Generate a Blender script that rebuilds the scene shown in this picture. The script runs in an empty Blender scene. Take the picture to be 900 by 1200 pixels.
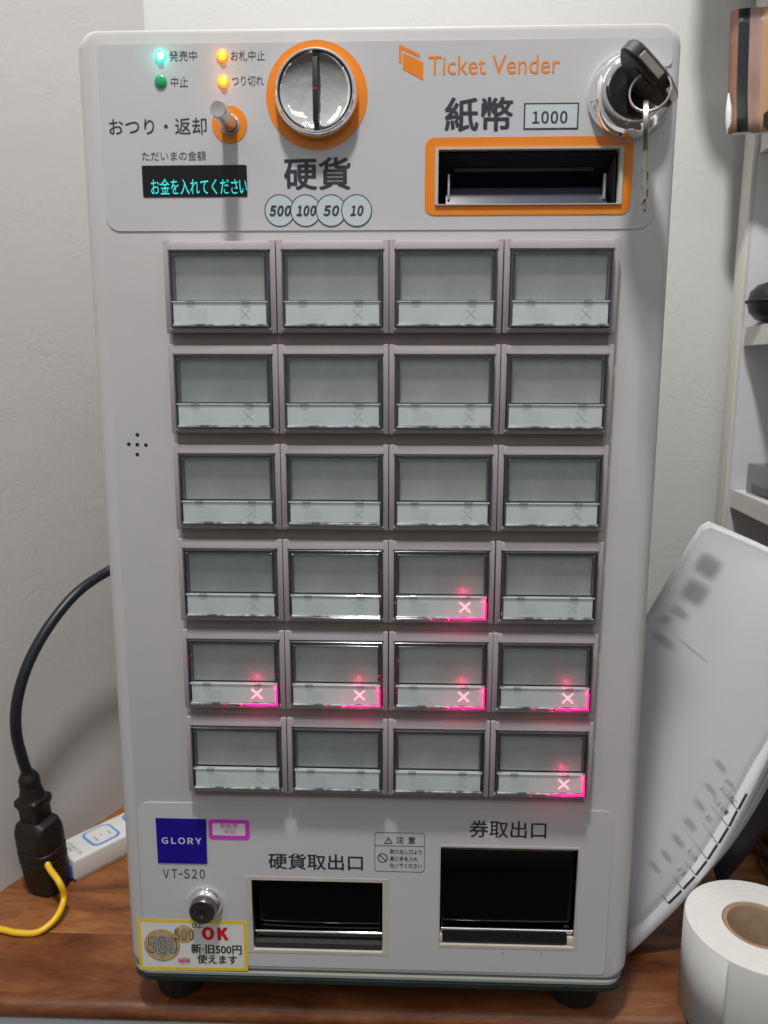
import bpy, bmesh, math, random
from mathutils import Vector, Matrix
from mathutils.bvhtree import BVHTree
random.seed(7)
S = bpy.context.scene
COL = S.collection
# ------------------------------------------------------------------ camera, light, exposure
CAM = Vector((0.01021048, -0.38462894, 0.06063722))
RIGHT = Vector((0.99944285, 0.03336286, 0.00099167)).normalized()
BACK = Vector((0.03262541, -0.98276041, 0.1819823)).normalized()
UP = BACK.cross(RIGHT).normalized()
RIGHT = UP.cross(BACK).normalized()
cd = bpy.data.cameras.new('camera'); cam = bpy.data.objects.new('camera', cd); COL.objects.link(cam)
m = Matrix((RIGHT, UP, BACK)).transposed().to_4x4(); m.translation = CAM
cam.matrix_world = m
cd.sensor_fit = 'VERTICAL'; cd.sensor_height = 36; cd.lens = 27; cd.clip_start = .01; cd.clip_end = 50
S.camera = cam
cd.dof.use_dof = True; cd.dof.focus_distance = .41; cd.dof.aperture_fstop = 11
W = bpy.data.worlds.new('World'); S.world = W; W.use_nodes = True
wn, wl = W.node_tree.nodes, W.node_tree.links
bg = wn['Background']
tc = wn.new('ShaderNodeTexCoord'); sx = wn.new('ShaderNodeSeparateXYZ'); wr = wn.new('ShaderNodeValToRGB')
wl.new(tc.outputs['Generated'], sx.inputs[0])
mr = wn.new('ShaderNodeMapRange'); mr.inputs[1].default_value = -1; mr.inputs[2].default_value = 1
wl.new(sx.outputs[2], mr.inputs[0]); wl.new(mr.outputs[0], wr.inputs[0])
cr = wr.color_ramp
cr.elements[0].position = .30; cr.elements[0].color = (.06, .052, .05, 1)
cr.elements[1].position = .85; cr.elements[1].color = (.62, .62, .60, 1)
e = cr.elements.new(.50); e.color = (.24, .235, .235, 1)
wl.new(wr.outputs[0], bg.inputs[0]); bg.inputs[1].default_value = 0.88

def area(name, loc, target, size, power, color, sy=None):
    l = bpy.data.lights.new(name, 'AREA'); l.energy = power; l.color = color; l.size = size
    if sy: l.shape = 'RECTANGLE'; l.size_y = sy
    else: l.shape = 'DISK'
    o = bpy.data.objects.new(name, l); COL.objects.link(o); o.location = loc
    o.rotation_euler = (Vector(target) - Vector(loc)).to_track_quat('-Z', 'Y').to_euler()
    return o
area('ceiling_lamp', (-.07, -.39, 1.13), (0, .05, -.1), .095, 13.4, (1, .985, .965))
area('added_fill_lamp', (.5, -1.5, 1.5), (0, 0, 0), .9, 2.2, (.93, .96, 1), .25)  # unseen fill lamp, added for soft light and reflections
area('added_fill_lamp', (-.9, -1.1, 1.5), (0, 0, 0), .25, 2.2, (1, .97, .94), .9)  # second added fill lamp, also unseen
S.view_settings.view_transform = 'Standard'; S.view_settings.look = 'None'
S.view_settings.exposure = 0; S.view_settings.gamma = 1; S.view_settings.use_curve_mapping = False
try:
    S.cycles.max_bounces = 10; S.cycles.transparent_max_bounces = 16; S.cycles.sample_clamp_indirect = 4
except Exception: pass

def at(px, py, y=None, z=None, x=None):
    """point of the real surface y=/z=/x= const that the photograph shows at px,py (design units: 900x1200)"""
    d = RIGHT * ((px - 450) / 900) - UP * ((py - 600) / 900) - BACK
    if y is not None: t = (y - CAM.y) / d.y
    elif z is not None: t = (z - CAM.z) / d.z
    else: t = (x - CAM.x) / d.x
    return CAM + d * t
def rect(x0, y0, x1, y1, y=0):
    a, b, c, d = at(x0, y0, y), at(x1, y0, y), at(x0, y1, y), at(x1, y1, y)
    return ((a.x + c.x) / 2, (c.z + d.z) / 2, (b.x + d.x) / 2, (a.z + b.z) / 2)   # xmin zmin xmax zmax

# ------------------------------------------------------------------ materials
def mat(name, color, rough=.5, metal=0, spec=.5, emit=None, estr=0, coat=0, sub=0):
    m = bpy.data.materials.new(name); m.use_nodes = True
    b = m.node_tree.nodes['Principled BSDF']
    b.inputs['Base Color'].default_value = (*color, 1); b.inputs['Roughness'].default_value = rough
    b.inputs['Metallic'].default_value = metal; b.inputs['Specular IOR Level'].default_value = spec
    if coat: b.inputs['Coat Weight'].default_value = coat; b.inputs['Coat Roughness'].default_value = .08
    if emit: b.inputs['Emission Color'].default_value = (*emit, 1); b.inputs['Emission Strength'].default_value = estr
    return m
def bsdf(m): return m.node_tree.nodes['Principled BSDF']
def nd(m, t, **kw):
    n = m.node_tree.nodes.new(t)
    for k, v in kw.items(): setattr(n, k, v)
    return n
def lk(m, a, b): m.node_tree.links.new(a, b)
def noise(m, scale, detail=4, rough=.55, vec=None, dist=0):
    n = nd(m, 'ShaderNodeTexNoise'); n.inputs['Scale'].default_value = scale
    n.inputs['Detail'].default_value = detail; n.inputs['Roughness'].default_value = rough; n.inputs['Distortion'].default_value = dist
    if vec is not None: lk(m, vec, n.inputs['Vector'])
    return n
def objco(m, scale=(1, 1, 1)):
    t = nd(m, 'ShaderNodeTexCoord'); mp = nd(m, 'ShaderNodeMapping'); mp.inputs['Scale'].default_value = scale
    lk(m, t.outputs['Object'], mp.inputs[0]); return mp.outputs[0]
def ramp(m, fac, stops):
    r = nd(m, 'ShaderNodeValToRGB'); c = r.color_ramp
    c.elements[0].position, c.elements[0].color = stops[0][0], (*stops[0][1], 1)
    c.elements[1].position, c.elements[1].color = stops[-1][0], (*stops[-1][1], 1)
    for p, col in stops[1:-1]: e = c.elements.new(p); e.color = (*col, 1)
    lk(m, fac, r.inputs[0]); return r.outputs[0]
def bump(m, h, dist, strength=1):
    b = nd(m, 'ShaderNodeBump'); b.inputs['Distance'].default_value = dist; b.inputs['Strength'].default_value = strength
    lk(m, h, b.inputs['Height']); lk(m, b.outputs[0], bsdf(m).inputs['Normal']); return b
def wear(m, color, amount=.06, scale=30, rough=(.3, .5), bscale=900, bdist=.00004):
    v = objco(m); n = noise(m, scale, 5, .6, v)
    lo = tuple(c * (1 - amount) for c in color); hi = tuple(min(1, c * (1 + amount)) for c in color)
    lk(m, ramp(m, n.outputs[0], [(.3, lo), (.7, hi)]), bsdf(m).inputs['Base Color'])
    n2 = noise(m, scale * 2.3, 4, .6, v); r = nd(m, 'ShaderNodeMapRange')
    r.inputs[3].default_value, r.inputs[4].default_value = rough; lk(m, n2.outputs[0], r.inputs[0]); lk(m, r.outputs[0], bsdf(m).inputs['Roughness'])
    if bdist: bump(m, noise(m, bscale, 2, .5, v).outputs[0], bdist)
    return m

M = {}
M['housing'] = wear(mat('housing plastic', (.54, .53, .53)), (.54, .53, .53), .04, 9, (.38, .5), 1500, .00003)
M['sheet'] = wear(mat('glossy panel sheet', (.535, .532, .548)), (.535, .532, .548), .03, 7, (.12, .22), 1500, 0)
M['mauve'] = wear(mat('mauve grey plastic', (.36, .325, .35)), (.36, .325, .35), .06, 40, (.35, .5), 1800, .00003)
M['rail'] = wear(mat('rail plastic', (.27, .235, .22)), (.27, .235, .22), .1, 30, (.4, .6), 1500, .00003)
M['panel'] = wear(mat('grey menu backing', (.41, .42, .42)), (.41, .42, .42), .12, 35, (.2, .34), 900, 0)
def pervar(m, lo, hi):
    b = bsdf(m); src = b.inputs['Base Color'].links[0].from_socket; oi = nd(m, 'ShaderNodeObjectInfo')
    mx = nd(m, 'ShaderNodeMix', data_type='RGBA', blend_type='MULTIPLY'); mx.inputs[0].default_value = 1
    lk(m, src, mx.inputs[6]); lk(m, ramp(m, oi.outputs['Random'], [(0, lo), (1, hi)]), mx.inputs[7]); lk(m, mx.outputs[2], b.inputs['Base Color'])
pervar(M['panel'], (.84, .86, .88), (1.1, 1.08, 1.04))
M['well'] = mat('dark well plastic', (.20, .195, .205), .2)
M['card'] = wear(mat('pale card', (.83, .875, .885)), (.83, .875, .885), .04, 60, (.5, .7), 900, 0)
pervar(M['card'], (.95, .95, .96), (1.04, 1.03, 1.02))
M['cardprint'] = mat('faint card print', (.77, .81, .815), .6)
M['cardedge'] = mat('card print outline', (.71, .755, .765), .6)
M['ink'] = mat('dark ink', (.028, .028, .04), .45)
M['ink_soft'] = mat('soft ink', (.05, .05, .06), .5)
M['orange'] = wear(mat('orange print', (.80, .235, .018)), (.80, .235, .018), .05, 40, (.2, .3), 900, 0)
M['black'] = wear(mat('black plastic', (.012, .012, .014)), (.012, .012, .014), .3, 80, (.3, .45), 900, .00004)
M['void'] = mat('dark interior', (.010, .009, .009), .5)
M['navy'] = mat('dark navy plastic', (.045, .048, .068), .25)
M['chrome'] = mat('chrome', (.9, .9, .91), .07, 1)
M['steel'] = mat('brushed steel', (.72, .70, .67), .3, 1)
M['nickel'] = wear(mat('worn nickel', (.50, .47, .41), .35, 1), (.50, .47, .41), .15, 300, (.25, .45), 900, 0)
M['cream'] = wear(mat('cream liner', (.52, .49, .43)), (.52, .49, .43), .08, 60, (.4, .6), 900, 0)
M['blue'] = mat('blue logo plate', (.012, .006, .26), .3)
M['white'] = mat('white print', (.72, .72, .74), .4)
M['lilac'] = mat('pale lettering', (.62, .60, .80), .4)
M['pink'] = mat('magenta print', (.66, .055, .60), .35)
M['yellow'] = mat('yellow print', (.80, .58, .03), .35)
M['stickerwhite'] = mat('sticker white', (.72, .72, .69), .35)
M['red'] = mat('red print', (.62, .015, .03), .4)
M['gold'] = wear(mat('printed gold', (.50, .36, .17)), (.50, .36, .17), .3, 160, (.35, .5), 900, 0)
M['silver'] = wear(mat('printed silver', (.25, .29, .33)), (.25, .29, .33), .25, 160, (.35, .5), 900, 0)
M['paleblue'] = mat('pale blue print', (.53, .60, .62), .35)
M['baseplate'] = wear(mat('green grey metal plate', (.016, .024, .021), .35, 0), (.016, .024, .021), .2, 30, (.25, .45), 900, 0)
M['led_green'] = mat('lit green lamp', (.1, .7, .5), .3, emit=(.05, 1, .62), estr=1.6)
M['led_core'] = mat('lit lamp core', (.6, .9, .8), .3, emit=(.45, 1, .9), estr=2.0)
M['led_orange'] = mat('lit orange lamp', (.8, .3, .05), .3, emit=(1, .23, .01), estr=1.5)
M['led_yellow'] = mat('lit yellow core', (.9, .6, .1), .3, emit=(1, .52, .02), estr=1.5)
M['led_off'] = mat('unlit green lamp', (.015, .30, .12), .25, emit=(.02, .5, .2), estr=.12)
M['vfd'] = mat('display glow', (.02, .2, .2), .4, emit=(.03, .85, .78), estr=1.0)
def dots(m):
    t = nd(m, 'ShaderNodeTexCoord'); s_ = nd(m, 'ShaderNodeSeparateXYZ'); lk(m, t.outputs['Object'], s_.inputs[0]); o_ = []
    for i in (0, 2):
        a = nd(m, 'ShaderNodeMath', operation='MULTIPLY'); a.inputs[1].default_value = 1 / .00052; lk(m, s_.outputs[i], a.inputs[0])
        p = nd(m, 'ShaderNodeMath', operation='PINGPONG'); p.inputs[1].default_value = .5; lk(m, a.outputs[0], p.inputs[0])
        r = nd(m, 'ShaderNodeMapRange'); r.inputs[1].default_value = .06; r.inputs[2].default_value = .2; r.inputs[3].default_value = .35; r.inputs[4].default_value = 1.15; lk(m, p.outputs[0], r.inputs[0]); o_.append(r.outputs[0])
    q = nd(m, 'ShaderNodeMath', operation='MULTIPLY'); lk(m, o_[0], q.inputs[0]); lk(m, o_[1], q.inputs[1]); lk(m, q.outputs[0], bsdf(m).inputs['Emission Strength'])
dots(M['vfd'])
M['cross'] = mat('lit cross', (.9, .3, .35), .4, emit=(1, .28, .34), estr=2.4)
M['rubber'] = wear(mat('black rubber', (.007, .0065, .007)), (.007, .0065, .007), .3, 60, (.42, .6), 700, .0001)
M['cable'] = wear(mat('black cable jacket', (.011, .013, .020)), (.011, .013, .020), .2, 60, (.32, .45), 900, .00005)
M['earth'] = wear(mat('yellow wire', (.85, .52, .02)), (.85, .52, .02), .06, 80, (.28, .4), 900, 0)
M['strip'] = wear(mat('white moulded plastic', (.74, .73, .71)), (.74, .73, .71), .03, 40, (.35, .45), 900, 0)
M['stripblue'] = mat('blue line', (.10, .28, .72), .4)
M['stripplug'] = mat('blue socket insert', (.03, .08, .42), .4)
M['greyprint'] = mat('grey print', (.25, .27, .27), .5)
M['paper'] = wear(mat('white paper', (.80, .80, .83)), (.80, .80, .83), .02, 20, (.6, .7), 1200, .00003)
M['papershade'] = wear(mat('paper tinted as shade', (.50, .49, .52)), (.50, .49, .52), .03, 20, (.6, .7), 1200, 0)  # darker tone on whole sheets stands for shadow lines in the fan
M['kraft'] = wear(mat('kraft core board', (.34, .23, .14)), (.34, .23, .14), .15, 120, (.6, .8), 600, .00008)
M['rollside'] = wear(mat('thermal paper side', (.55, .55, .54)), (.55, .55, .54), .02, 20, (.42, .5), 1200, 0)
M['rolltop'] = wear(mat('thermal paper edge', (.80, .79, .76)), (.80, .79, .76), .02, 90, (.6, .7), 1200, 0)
def wound(m):
    t = nd(m, 'ShaderNodeTexCoord'); mp = nd(m, 'ShaderNodeMapping'); mp.inputs['Location'].default_value = (-.2124, -.0121, .252); lk(m, t.outputs['Object'], mp.inputs[0])
    w = nd(m, 'ShaderNodeTexWave', wave_type='RINGS', rings_direction='Z'); w.inputs['Scale'].default_value = 260; w.inputs['Distortion'].default_value = 1.2; w.inputs['Detail'].default_value = 3; w.inputs['Detail Scale'].default_value = .6
    lk(m, mp.outputs[0], w.inputs[0]); b = bsdf(m); src = b.inputs['Base Color'].links[0].from_socket
    mx = nd(m, 'ShaderNodeMix', data_type='RGBA', blend_type='MULTIPLY'); mx.inputs[0].default_value = 1; lk(m, src, mx.inputs[6]); lk(m, ramp(m, w.outputs[0], [(.2, (.90, .895, .88)), (.8, (1, 1, 1))]), mx.inputs[7]); lk(m, mx.outputs[2], b.inputs['Base Color'])
    bump(m, w.outputs[0], .00006)
wound(M['rolltop'])
M['rolltail'] = mat('pink end marking', (.75, .35, .38), .6)
M['folder'] = mat('black folder', (.022, .018, .026), .35)
M['shelf'] = wear(mat('white laminate', (.66, .66, .68)), (.66, .66, .68), .03, 20, (.35, .5), 1200, 0)
M['shelfedge'] = wear(mat('cream edge banding', (.66, .655, .60)), (.66, .655, .60), .03, 40, (.4, .5), 1200, 0)
M['brown'] = wear(mat('brown cover print', (.26, .13, .085)), (.26, .13, .085), .25, 30, (.3, .4), 900, 0)
M['mauvebrown'] = wear(mat('mauve cover print', (.30, .19, .165)), (.30, .19, .165), .2, 30, (.3, .4), 900, 0)
M['tan'] = mat('tan cover print', (.42, .25, .13), .35)
M['blackprint'] = mat('black cover print', (.012, .014, .018), .3)
M['leather'] = wear(mat('black leatherette', (.014, .013, .016)), (.014, .013, .016), .3, 60, (.3, .42), 700, .0002)

def thin_ior(m, f, ior):
    # a thin clear pane: same reflectance entering and leaving
    g = nd(m, 'ShaderNodeNewGeometry'); k = nd(m, 'ShaderNodeMapRange'); k.inputs[3].default_value = ior; k.inputs[4].default_value = 1 / ior
    lk(m, g.outputs['Backfacing'], k.inputs[0]); lk(m, k.outputs[0], f.inputs[0])
def clearmat(name, tint, gl=.08, ior=1.5, extra=0):
    m = bpy.data.materials.new(name); m.use_nodes = True; nt = m.node_tree; nt.nodes.clear()
    o = nd(m, 'ShaderNodeOutputMaterial'); mx = nd(m, 'ShaderNodeMixShader')
    tr = nd(m, 'ShaderNodeBsdfTransparent'); tr.inputs[0].default_value = (*tint, 1)
    g = nd(m, 'ShaderNodeBsdfGlossy'); g.inputs['Roughness'].default_value = gl
    f = nd(m, 'ShaderNodeFresnel'); thin_ior(m, f, ior)
    ad = nd(m, 'ShaderNodeMath', operation='ADD'); ad.inputs[1].default_value = extra
    lk(m, f.outputs[0], ad.inputs[0]); lk(m, ad.outputs[0], mx.inputs[0]); lk(m, tr.outputs[0], mx.inputs[1]); lk(m, g.outputs[0], mx.inputs[2]); lk(m, mx.outputs[0], o.inputs[0])
    return m
M['clear'] = clearmat('clear acrylic window', (.97, .98, .98), .05, 1.45, .015)
M['clearedge'] = clearmat('clear acrylic edge', (.78, .80, .82), .12, 1.5, .12)
M['clearlip'] = mat('clear lip painted refraction', (.50, .52, .53), .15, coat=.6)
_v = objco(M['clearlip'], (1, 1, .2)); lk(M['clearlip'], ramp(M['clearlip'], noise(M['clearlip'], 170, 2, .5, _v).outputs[0], [(.38, (.10, .10, .10)), (.5, (.5, .52, .53)), (.6, (.85, .87, .88))]), bsdf(M['clearlip']).inputs['Base Color'])  # bright and dark refraction of the clear lip painted into its colour
M['shelfglint'] = mat('painted shelf glint', (.72, .74, .75), .12, coat=.8)  # bright glint along the clear card shelf, painted as a pale colour
M['frost'] = bpy.data.materials.new('frosted sleeve')
def _frost(m):
    m.use_nodes = True; m.node_tree.nodes.clear()
    o = nd(m, 'ShaderNodeOutputMaterial'); a = nd(m, 'ShaderNodeMixShader'); b = nd(m, 'ShaderNodeMixShader')
    t = nd(m, 'ShaderNodeBsdfTransparent'); d = nd(m, 'ShaderNodeBsdfDiffuse'); d.inputs[0].default_value = (.74, .745, .77, 1)
    tl = nd(m, 'ShaderNodeBsdfTranslucent'); tl.inputs[0].default_value = (.7, .7, .72, 1)
    g = nd(m, 'ShaderNodeBsdfGlossy'); g.inputs['Roughness'].default_value = .55; f = nd(m, 'ShaderNodeFresnel'); thin_ior(m, f, 1.4)
    c = nd(m, 'ShaderNodeMixShader'); c.inputs[0].default_value = .4
    lk(m, d.outputs[0], c.inputs[1]); lk(m, tl.outputs[0], c.inputs[2])
    a.inputs[0].default_value = .30
    lk(m, t.outputs[0], a.inputs[1]); lk(m, c.outputs[0], a.inputs[2])
    lk(m, f.outputs[0], b.inputs[0]); lk(m, a.outputs[0], b.inputs[1]); lk(m, g.outputs[0], b.inputs[2]); lk(m, b.outputs[0], o.inputs[0])
_frost(M['frost'])
# soft-edged print (toner showing through the frosted sleeve)
def softprint(name, col, dens):
    m = bpy.data.materials.new(name); m.use_nodes = True; m.node_tree.nodes.clear()
    o = nd(m, 'ShaderNodeOutputMaterial'); mx = nd(m, 'ShaderNodeMixShader'); t = nd(m, 'ShaderNodeBsdfTransparent')
    d = nd(m, 'ShaderNodeBsdfDiffuse'); d.inputs[0].default_value = (*col, 1)
    uv = nd(m, 'ShaderNodeUVMap'); s = nd(m, 'ShaderNodeSeparateXYZ'); lk(m, uv.outputs[0], s.inputs[0])
    outs = []
    for i in (0, 1):
        a = nd(m, 'ShaderNodeMath', operation='SUBTRACT'); lk(m, s.outputs[i], a.inputs[0]); a.inputs[1].default_value = .5
        b = nd(m, 'ShaderNodeMath', operation='ABSOLUTE'); lk(m, a.outputs[0], b.inputs[0])
        c = nd(m, 'ShaderNodeMapRange', interpolation_type='SMOOTHSTEP'); lk(m, b.outputs[0], c.inputs[0])
        c.inputs[1].default_value = .5; c.inputs[2].default_value = .12; c.inputs[3].default_value = 0; c.inputs[4].default_value = 1
        outs.append(c.outputs[0])
    p = nd(m, 'ShaderNodeMath', operation='MULTIPLY'); lk(m, outs[0], p.inputs[0]); lk(m, outs[1], p.inputs[1])
    q = nd(m, 'ShaderNodeMath', operation='MULTIPLY'); lk(m, p.outputs[0], q.inputs[0]); q.inputs[1].default_value = dens
    lk(m, q.outputs[0], mx.inputs[0]); lk(m, t.outputs[0], mx.inputs[1]); lk(m, d.outputs[0], mx.inputs[2]); lk(m, mx.outputs[0], o.inputs[0])
    return m
M['soft_dark'] = softprint('blurred dark print', (.05, .06, .09), .95)
M['soft_light'] = softprint('blurred grey print', (.12, .12, .15), .5)

def wallmat(name, col, bs=.36):
    m = mat(name, col, .75); v = objco(m)
    big = noise(m, 3, 3, .5, v)
    lk(m, ramp(m, big.outputs[0], [(.3, tuple(c * .97 for c in col)), (.7, tuple(min(1, c * 1.02) for c in col))]), bsdf(m).inputs['Base Color'])
    n1 = noise(m, 55, 6, .62, v, 1.2)
    rid = nd(m, 'ShaderNodeMath', operation='ABSOLUTE'); sb = nd(m, 'ShaderNodeMath', operation='SUBTRACT'); sb.inputs[1].default_value = .5
    lk(m, n1.outputs[0], sb.inputs[0]); lk(m, sb.outputs[0], rid.inputs[0])
    n3 = noise(m, 95, 3, .5, v, .6); msk = ramp(m, noise(m, 22, 2, .5, v).outputs[0], [(.42, (.15,) * 3), (.62, (1,) * 3)])
    cl = nd(m, 'ShaderNodeMapRange', interpolation_type='SMOOTHSTEP'); cl.inputs[1].default_value = 0; cl.inputs[2].default_value = .07; cl.inputs[3].default_value = 0; cl.inputs[4].default_value = .7
    lk(m, rid.outputs[0], cl.inputs[0])
    mu = nd(m, 'ShaderNodeMath', operation='MULTIPLY'); lk(m, cl.outputs[0], mu.inputs[0]); lk(m, msk, mu.inputs[1])
    ad = nd(m, 'ShaderNodeMath', operation='MULTIPLY_ADD'); lk(m, n3.outputs[0], ad.inputs[0]); ad.inputs[1].default_value = .9; lk(m, mu.outputs[0], ad.inputs[2])
    bump(m, ad.outputs[0], .0006, bs)
    return m
M['wall_left'] = wallmat('textured wallpaper', (.63, .62, .60), .24)
M['wall_back'] = wallmat('textured wallpaper back', (.61, .61, .59), .3)

def woodmat():
    m = mat('oiled acacia', (.3, .12, .05), .32); t = nd(m, 'ShaderNodeTexCoord'); oi = nd(m, 'ShaderNodeObjectInfo')
    sc = nd(m, 'ShaderNodeVectorMath', operation='SCALE'); cb = nd(m, 'ShaderNodeCombineXYZ')
    lk(m, oi.outputs['Random'], cb.inputs[0]); lk(m, oi.outputs['Random'], cb.inputs[1]); lk(m, cb.outputs[0], sc.inputs[0]); sc.inputs['Scale'].default_value = 37
    ad = nd(m, 'ShaderNodeVectorMath', operation='ADD'); lk(m, t.outputs['Object'], ad.inputs[0]); lk(m, sc.outputs[0], ad.inputs[1])
    mp = nd(m, 'ShaderNodeMapping'); mp.inputs['Scale'].default_value = (1.6, 6, 6); lk(m, ad.outputs[0], mp.inputs[0])
    g = noise(m, 7, 7, .62, mp.outputs[0], .7)
    mp2 = nd(m, 'ShaderNodeMapping'); mp2.inputs['Scale'].default_value = (12, 190, 190); lk(m, ad.outputs[0], mp2.inputs[0])
    f = noise(m, 9, 4, .6, mp2.outputs[0])
    base = ramp(m, g.outputs[0], [(.28, (.10, .030, .011)), (.42, (.215, .074, .024)), (.55, (.31, .122, .041)), (.70, (.42, .19, .075))])
    tone = ramp(m, oi.outputs['Random'], [(0, (.55, .48, .45)), (.35, (.95, .85, .8)), (.7, (1.1, 1.1, 1.1)), (1, (1.25, 1.3, 1.35))])
    mu = nd(m, 'ShaderNodeMix', data_type='RGBA', blend_type='MULTIPLY'); mu.inputs[0].default_value = 1; lk(m, base, mu.inputs[6]); lk(m, tone, mu.inputs[7])
    mu2 = nd(m, 'ShaderNodeMix', data_type='RGBA', blend_type='MULTIPLY'); mu2.inputs[0].default_value = .75; lk(m, mu.outputs[2], mu2.inputs[6])
    lk(m, ramp(m, f.outputs[0], [(.3, (.55, .5, .45)), (.6, (1.05, 1.05, 1.05))]), mu2.inputs[7])
    lk(m, mu2.outputs[2], bsdf(m).inputs['Base Color'])
    lk(m, ramp(m, f.outputs[0], [(.2, (.45,) * 3), (.8, (.28,) * 3)]), bsdf(m).inputs['Roughness'])
    bump(m, f.outputs[0], .00012, .5)
    return m
M['wood'] = woodmat()
def dishmat():
    m = mat('polished dish', (.95, .95, .96), .08, 1); v = objco(m)
    sp = noise(m, 2600, 2, .5, v); lk(m, ramp(m, sp.outputs[0], [(.62, (.05,) * 3), (.72, (.35,) * 3)]), bsdf(m).inputs['Roughness'])
    bump(m, noise(m, 95, 2, .5, v).outputs[0], .0009, .6); return m
M['dish'] = dishmat()

# ------------------------------------------------------------------ mesh helpers
def empty(name, loc=(0, 0, 0)):
    o = bpy.data.objects.new(name, None); COL.objects.link(o); o.location = loc; o.empty_display_size = .02; return o
def tag(o, label=None, cat=None, group=None, kind=None):
    for k, v in (('label', label), ('category', cat), ('group', group), ('kind', kind)):
        if v: o[k] = v
    return o
class MB:
    def __init__(s): s.bm = bmesh.new()
    def _new(s, vs, fs, bev=0, seg=2, mi=0):
        b = s.bm; V = [b.verts.new(v) for v in vs]; F = []
        for f in fs:
            try: fc = b.faces.new([V[i] for i in f]); fc.material_index = mi; F.append(fc)
            except ValueError: pass
        bmesh.ops.recalc_face_normals(b, faces=F)
        if bev: bmesh.ops.bevel(b, geom=list({e for f in F for e in f.edges}), offset=bev, segments=seg, profile=.5, affect='EDGES', material=-1)
        return s
    def box(s, x0, x1, y0, y1, z0, z1, bev=0, seg=2, M4=None, mi=0):
        vs = [Vector((x, y, z)) for x in (x0, x1) for y in (y0, y1) for z in (z0, z1)]
        if M4 is not None: vs = [M4 @ v for v in vs]
        return s._new(vs, [(0, 1, 3, 2), (4, 6, 7, 5), (0, 4, 5, 1), (2, 3, 7, 6), (0, 2, 6, 4), (1, 5, 7, 3)], bev, seg, mi)
    def loft(s, loops, cap0=True, cap1=True, mi=0, closed=True):
        b = s.bm; L = [[b.verts.new(p) for p in lp] for lp in loops]; n = len(L[0]); F = []
        for a, c in zip(L, L[1:]):
            for i in range(n if closed else n - 1):
                try: F.append(b.faces.new((a[i], a[(i + 1) % n], c[(i + 1) % n], c[i])))
                except ValueError: pass
        if cap0: F.append(b.faces.new(L[0][::-1]))
        if cap1: F.append(b.faces.new(L[-1]))
        for f in F: f.material_index = mi
        bmesh.ops.recalc_face_normals(b, faces=F); return s
    def lathe(s, prof, c, axis='-y', n=40, mi=0, cap0=True, cap1=True):
        """prof: (radius, distance along axis)"""
        c = Vector(c); ax = Vector((0, -1, 0)) if axis == '-y' else Vector((0, 0, 1)) if axis == 'z' else axis
        ax = Vector(ax).normalized(); u = ax.orthogonal().normalized(); v = ax.cross(u)
        return s.loft([[c + ax * h + (u * math.cos(2 * math.pi * k / n) + v * math.sin(2 * math.pi * k / n)) * r for k in range(n)] for r, h in prof], cap0, cap1, mi)
    def tube(s, pts, r, n=12, mi=0):
        pts = [Vector(p) for p in pts]; loops = []; u = None
        for i, p in enumerate(pts):
            t = (pts[min(i + 1, len(pts) - 1)] - pts[max(i - 1, 0)]).normalized()
            u = (t.orthogonal() if u is None else u - t * u.dot(t)).normalized(); v = t.cross(u)
            rr = r[i] if isinstance(r, (list, tuple)) else r
            loops.append([p + (u * math.cos(2 * math.pi * k / n) + v * math.sin(2 * math.pi * k / n)) * rr for k in range(n)])
        return s.loft(loops, mi=mi)
    def torus(s, c, R, r, axis, n=40, k=8):
        c = Vector(c); ax = Vector(axis).normalized(); u = ax.orthogonal().normalized(); v = ax.cross(u); loops = []
        for i in range(n + 1):
            a = 2 * math.pi * i / n; d = u * math.cos(a) + v * math.sin(a)
            loops.append([c + d * (R + r * math.cos(2 * math.pi * j / k)) + ax * r * math.sin(2 * math.pi * j / k) for j in range(k)])
        return s.loft(loops, False, False)
    def build(s, name, mats, parent=None, smooth=30):
        me = bpy.data.meshes.new(name); bmesh.ops.remove_doubles(s.bm, verts=s.bm.verts, dist=1e-7)
        s.bm.to_mesh(me); s.bm.free()
        for mm in (mats if isinstance(mats, (list, tuple)) else [mats]): me.materials.append(mm)
        return link(name, me, parent, smooth)
def link(name, me, parent=None, smooth=30):
    if smooth:
        for p in me.polygons: p.use_smooth = True
        try: me.set_sharp_from_angle(angle=math.radians(smooth))
        except Exception: pass
    o = bpy.data.objects.new(name, me); COL.objects.link(o)
    if parent is not None: o.parent = parent
    return o
def rr(x0, z0, x1, z1, r, n=6):
    """rounded rectangle outline (x, z), r one radius or four (bl, br, tr, tl)"""
    R = r if isinstance(r, (list, tuple)) else (r,) * 4; pts = []
    for (cx, cz, a0, q) in ((x0 + R[0], z0 + R[0], 180, R[0]), (x1 - R[1], z0 + R[1], 270, R[1]), (x1 - R[2], z1 - R[2], 0, R[2]), (x0 + R[3], z1 - R[3], 90, R[3])):
        k = n if q > 0 else 0
        for i in range(k + 1):
            a = math.radians(a0 + 90 * i / max(k, 1)); pts.append((cx + q * math.cos(a), cz + q * math.sin(a)))
    return pts
def circ(cx, cz, r, n=48, rz=None):
    return [(cx + r * math.cos(2 * math.pi * i / n), cz + (rz or r) * math.sin(2 * math.pi * i / n)) for i in range(n)]
def sheet(name, outlines, y, th, m, parent=None):
    """flat sheet in the front plane, with holes where outlines nest; front face at y, back at y+th"""
    c = bpy.data.curves.new(name, 'CURVE'); c.dimensions = '2D'; c.fill_mode = 'BOTH'; c.extrude = th / 2
    for ol in outlines:
        s = c.splines.new('POLY'); s.points.add(len(ol) - 1)
        for p, (x, z) in zip(s.points, ol): p.co = (x, z, 0, 1)
        s.use_cyclic_u = True
    return curve2mesh(name, c, y + th / 2, m, parent)
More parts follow.
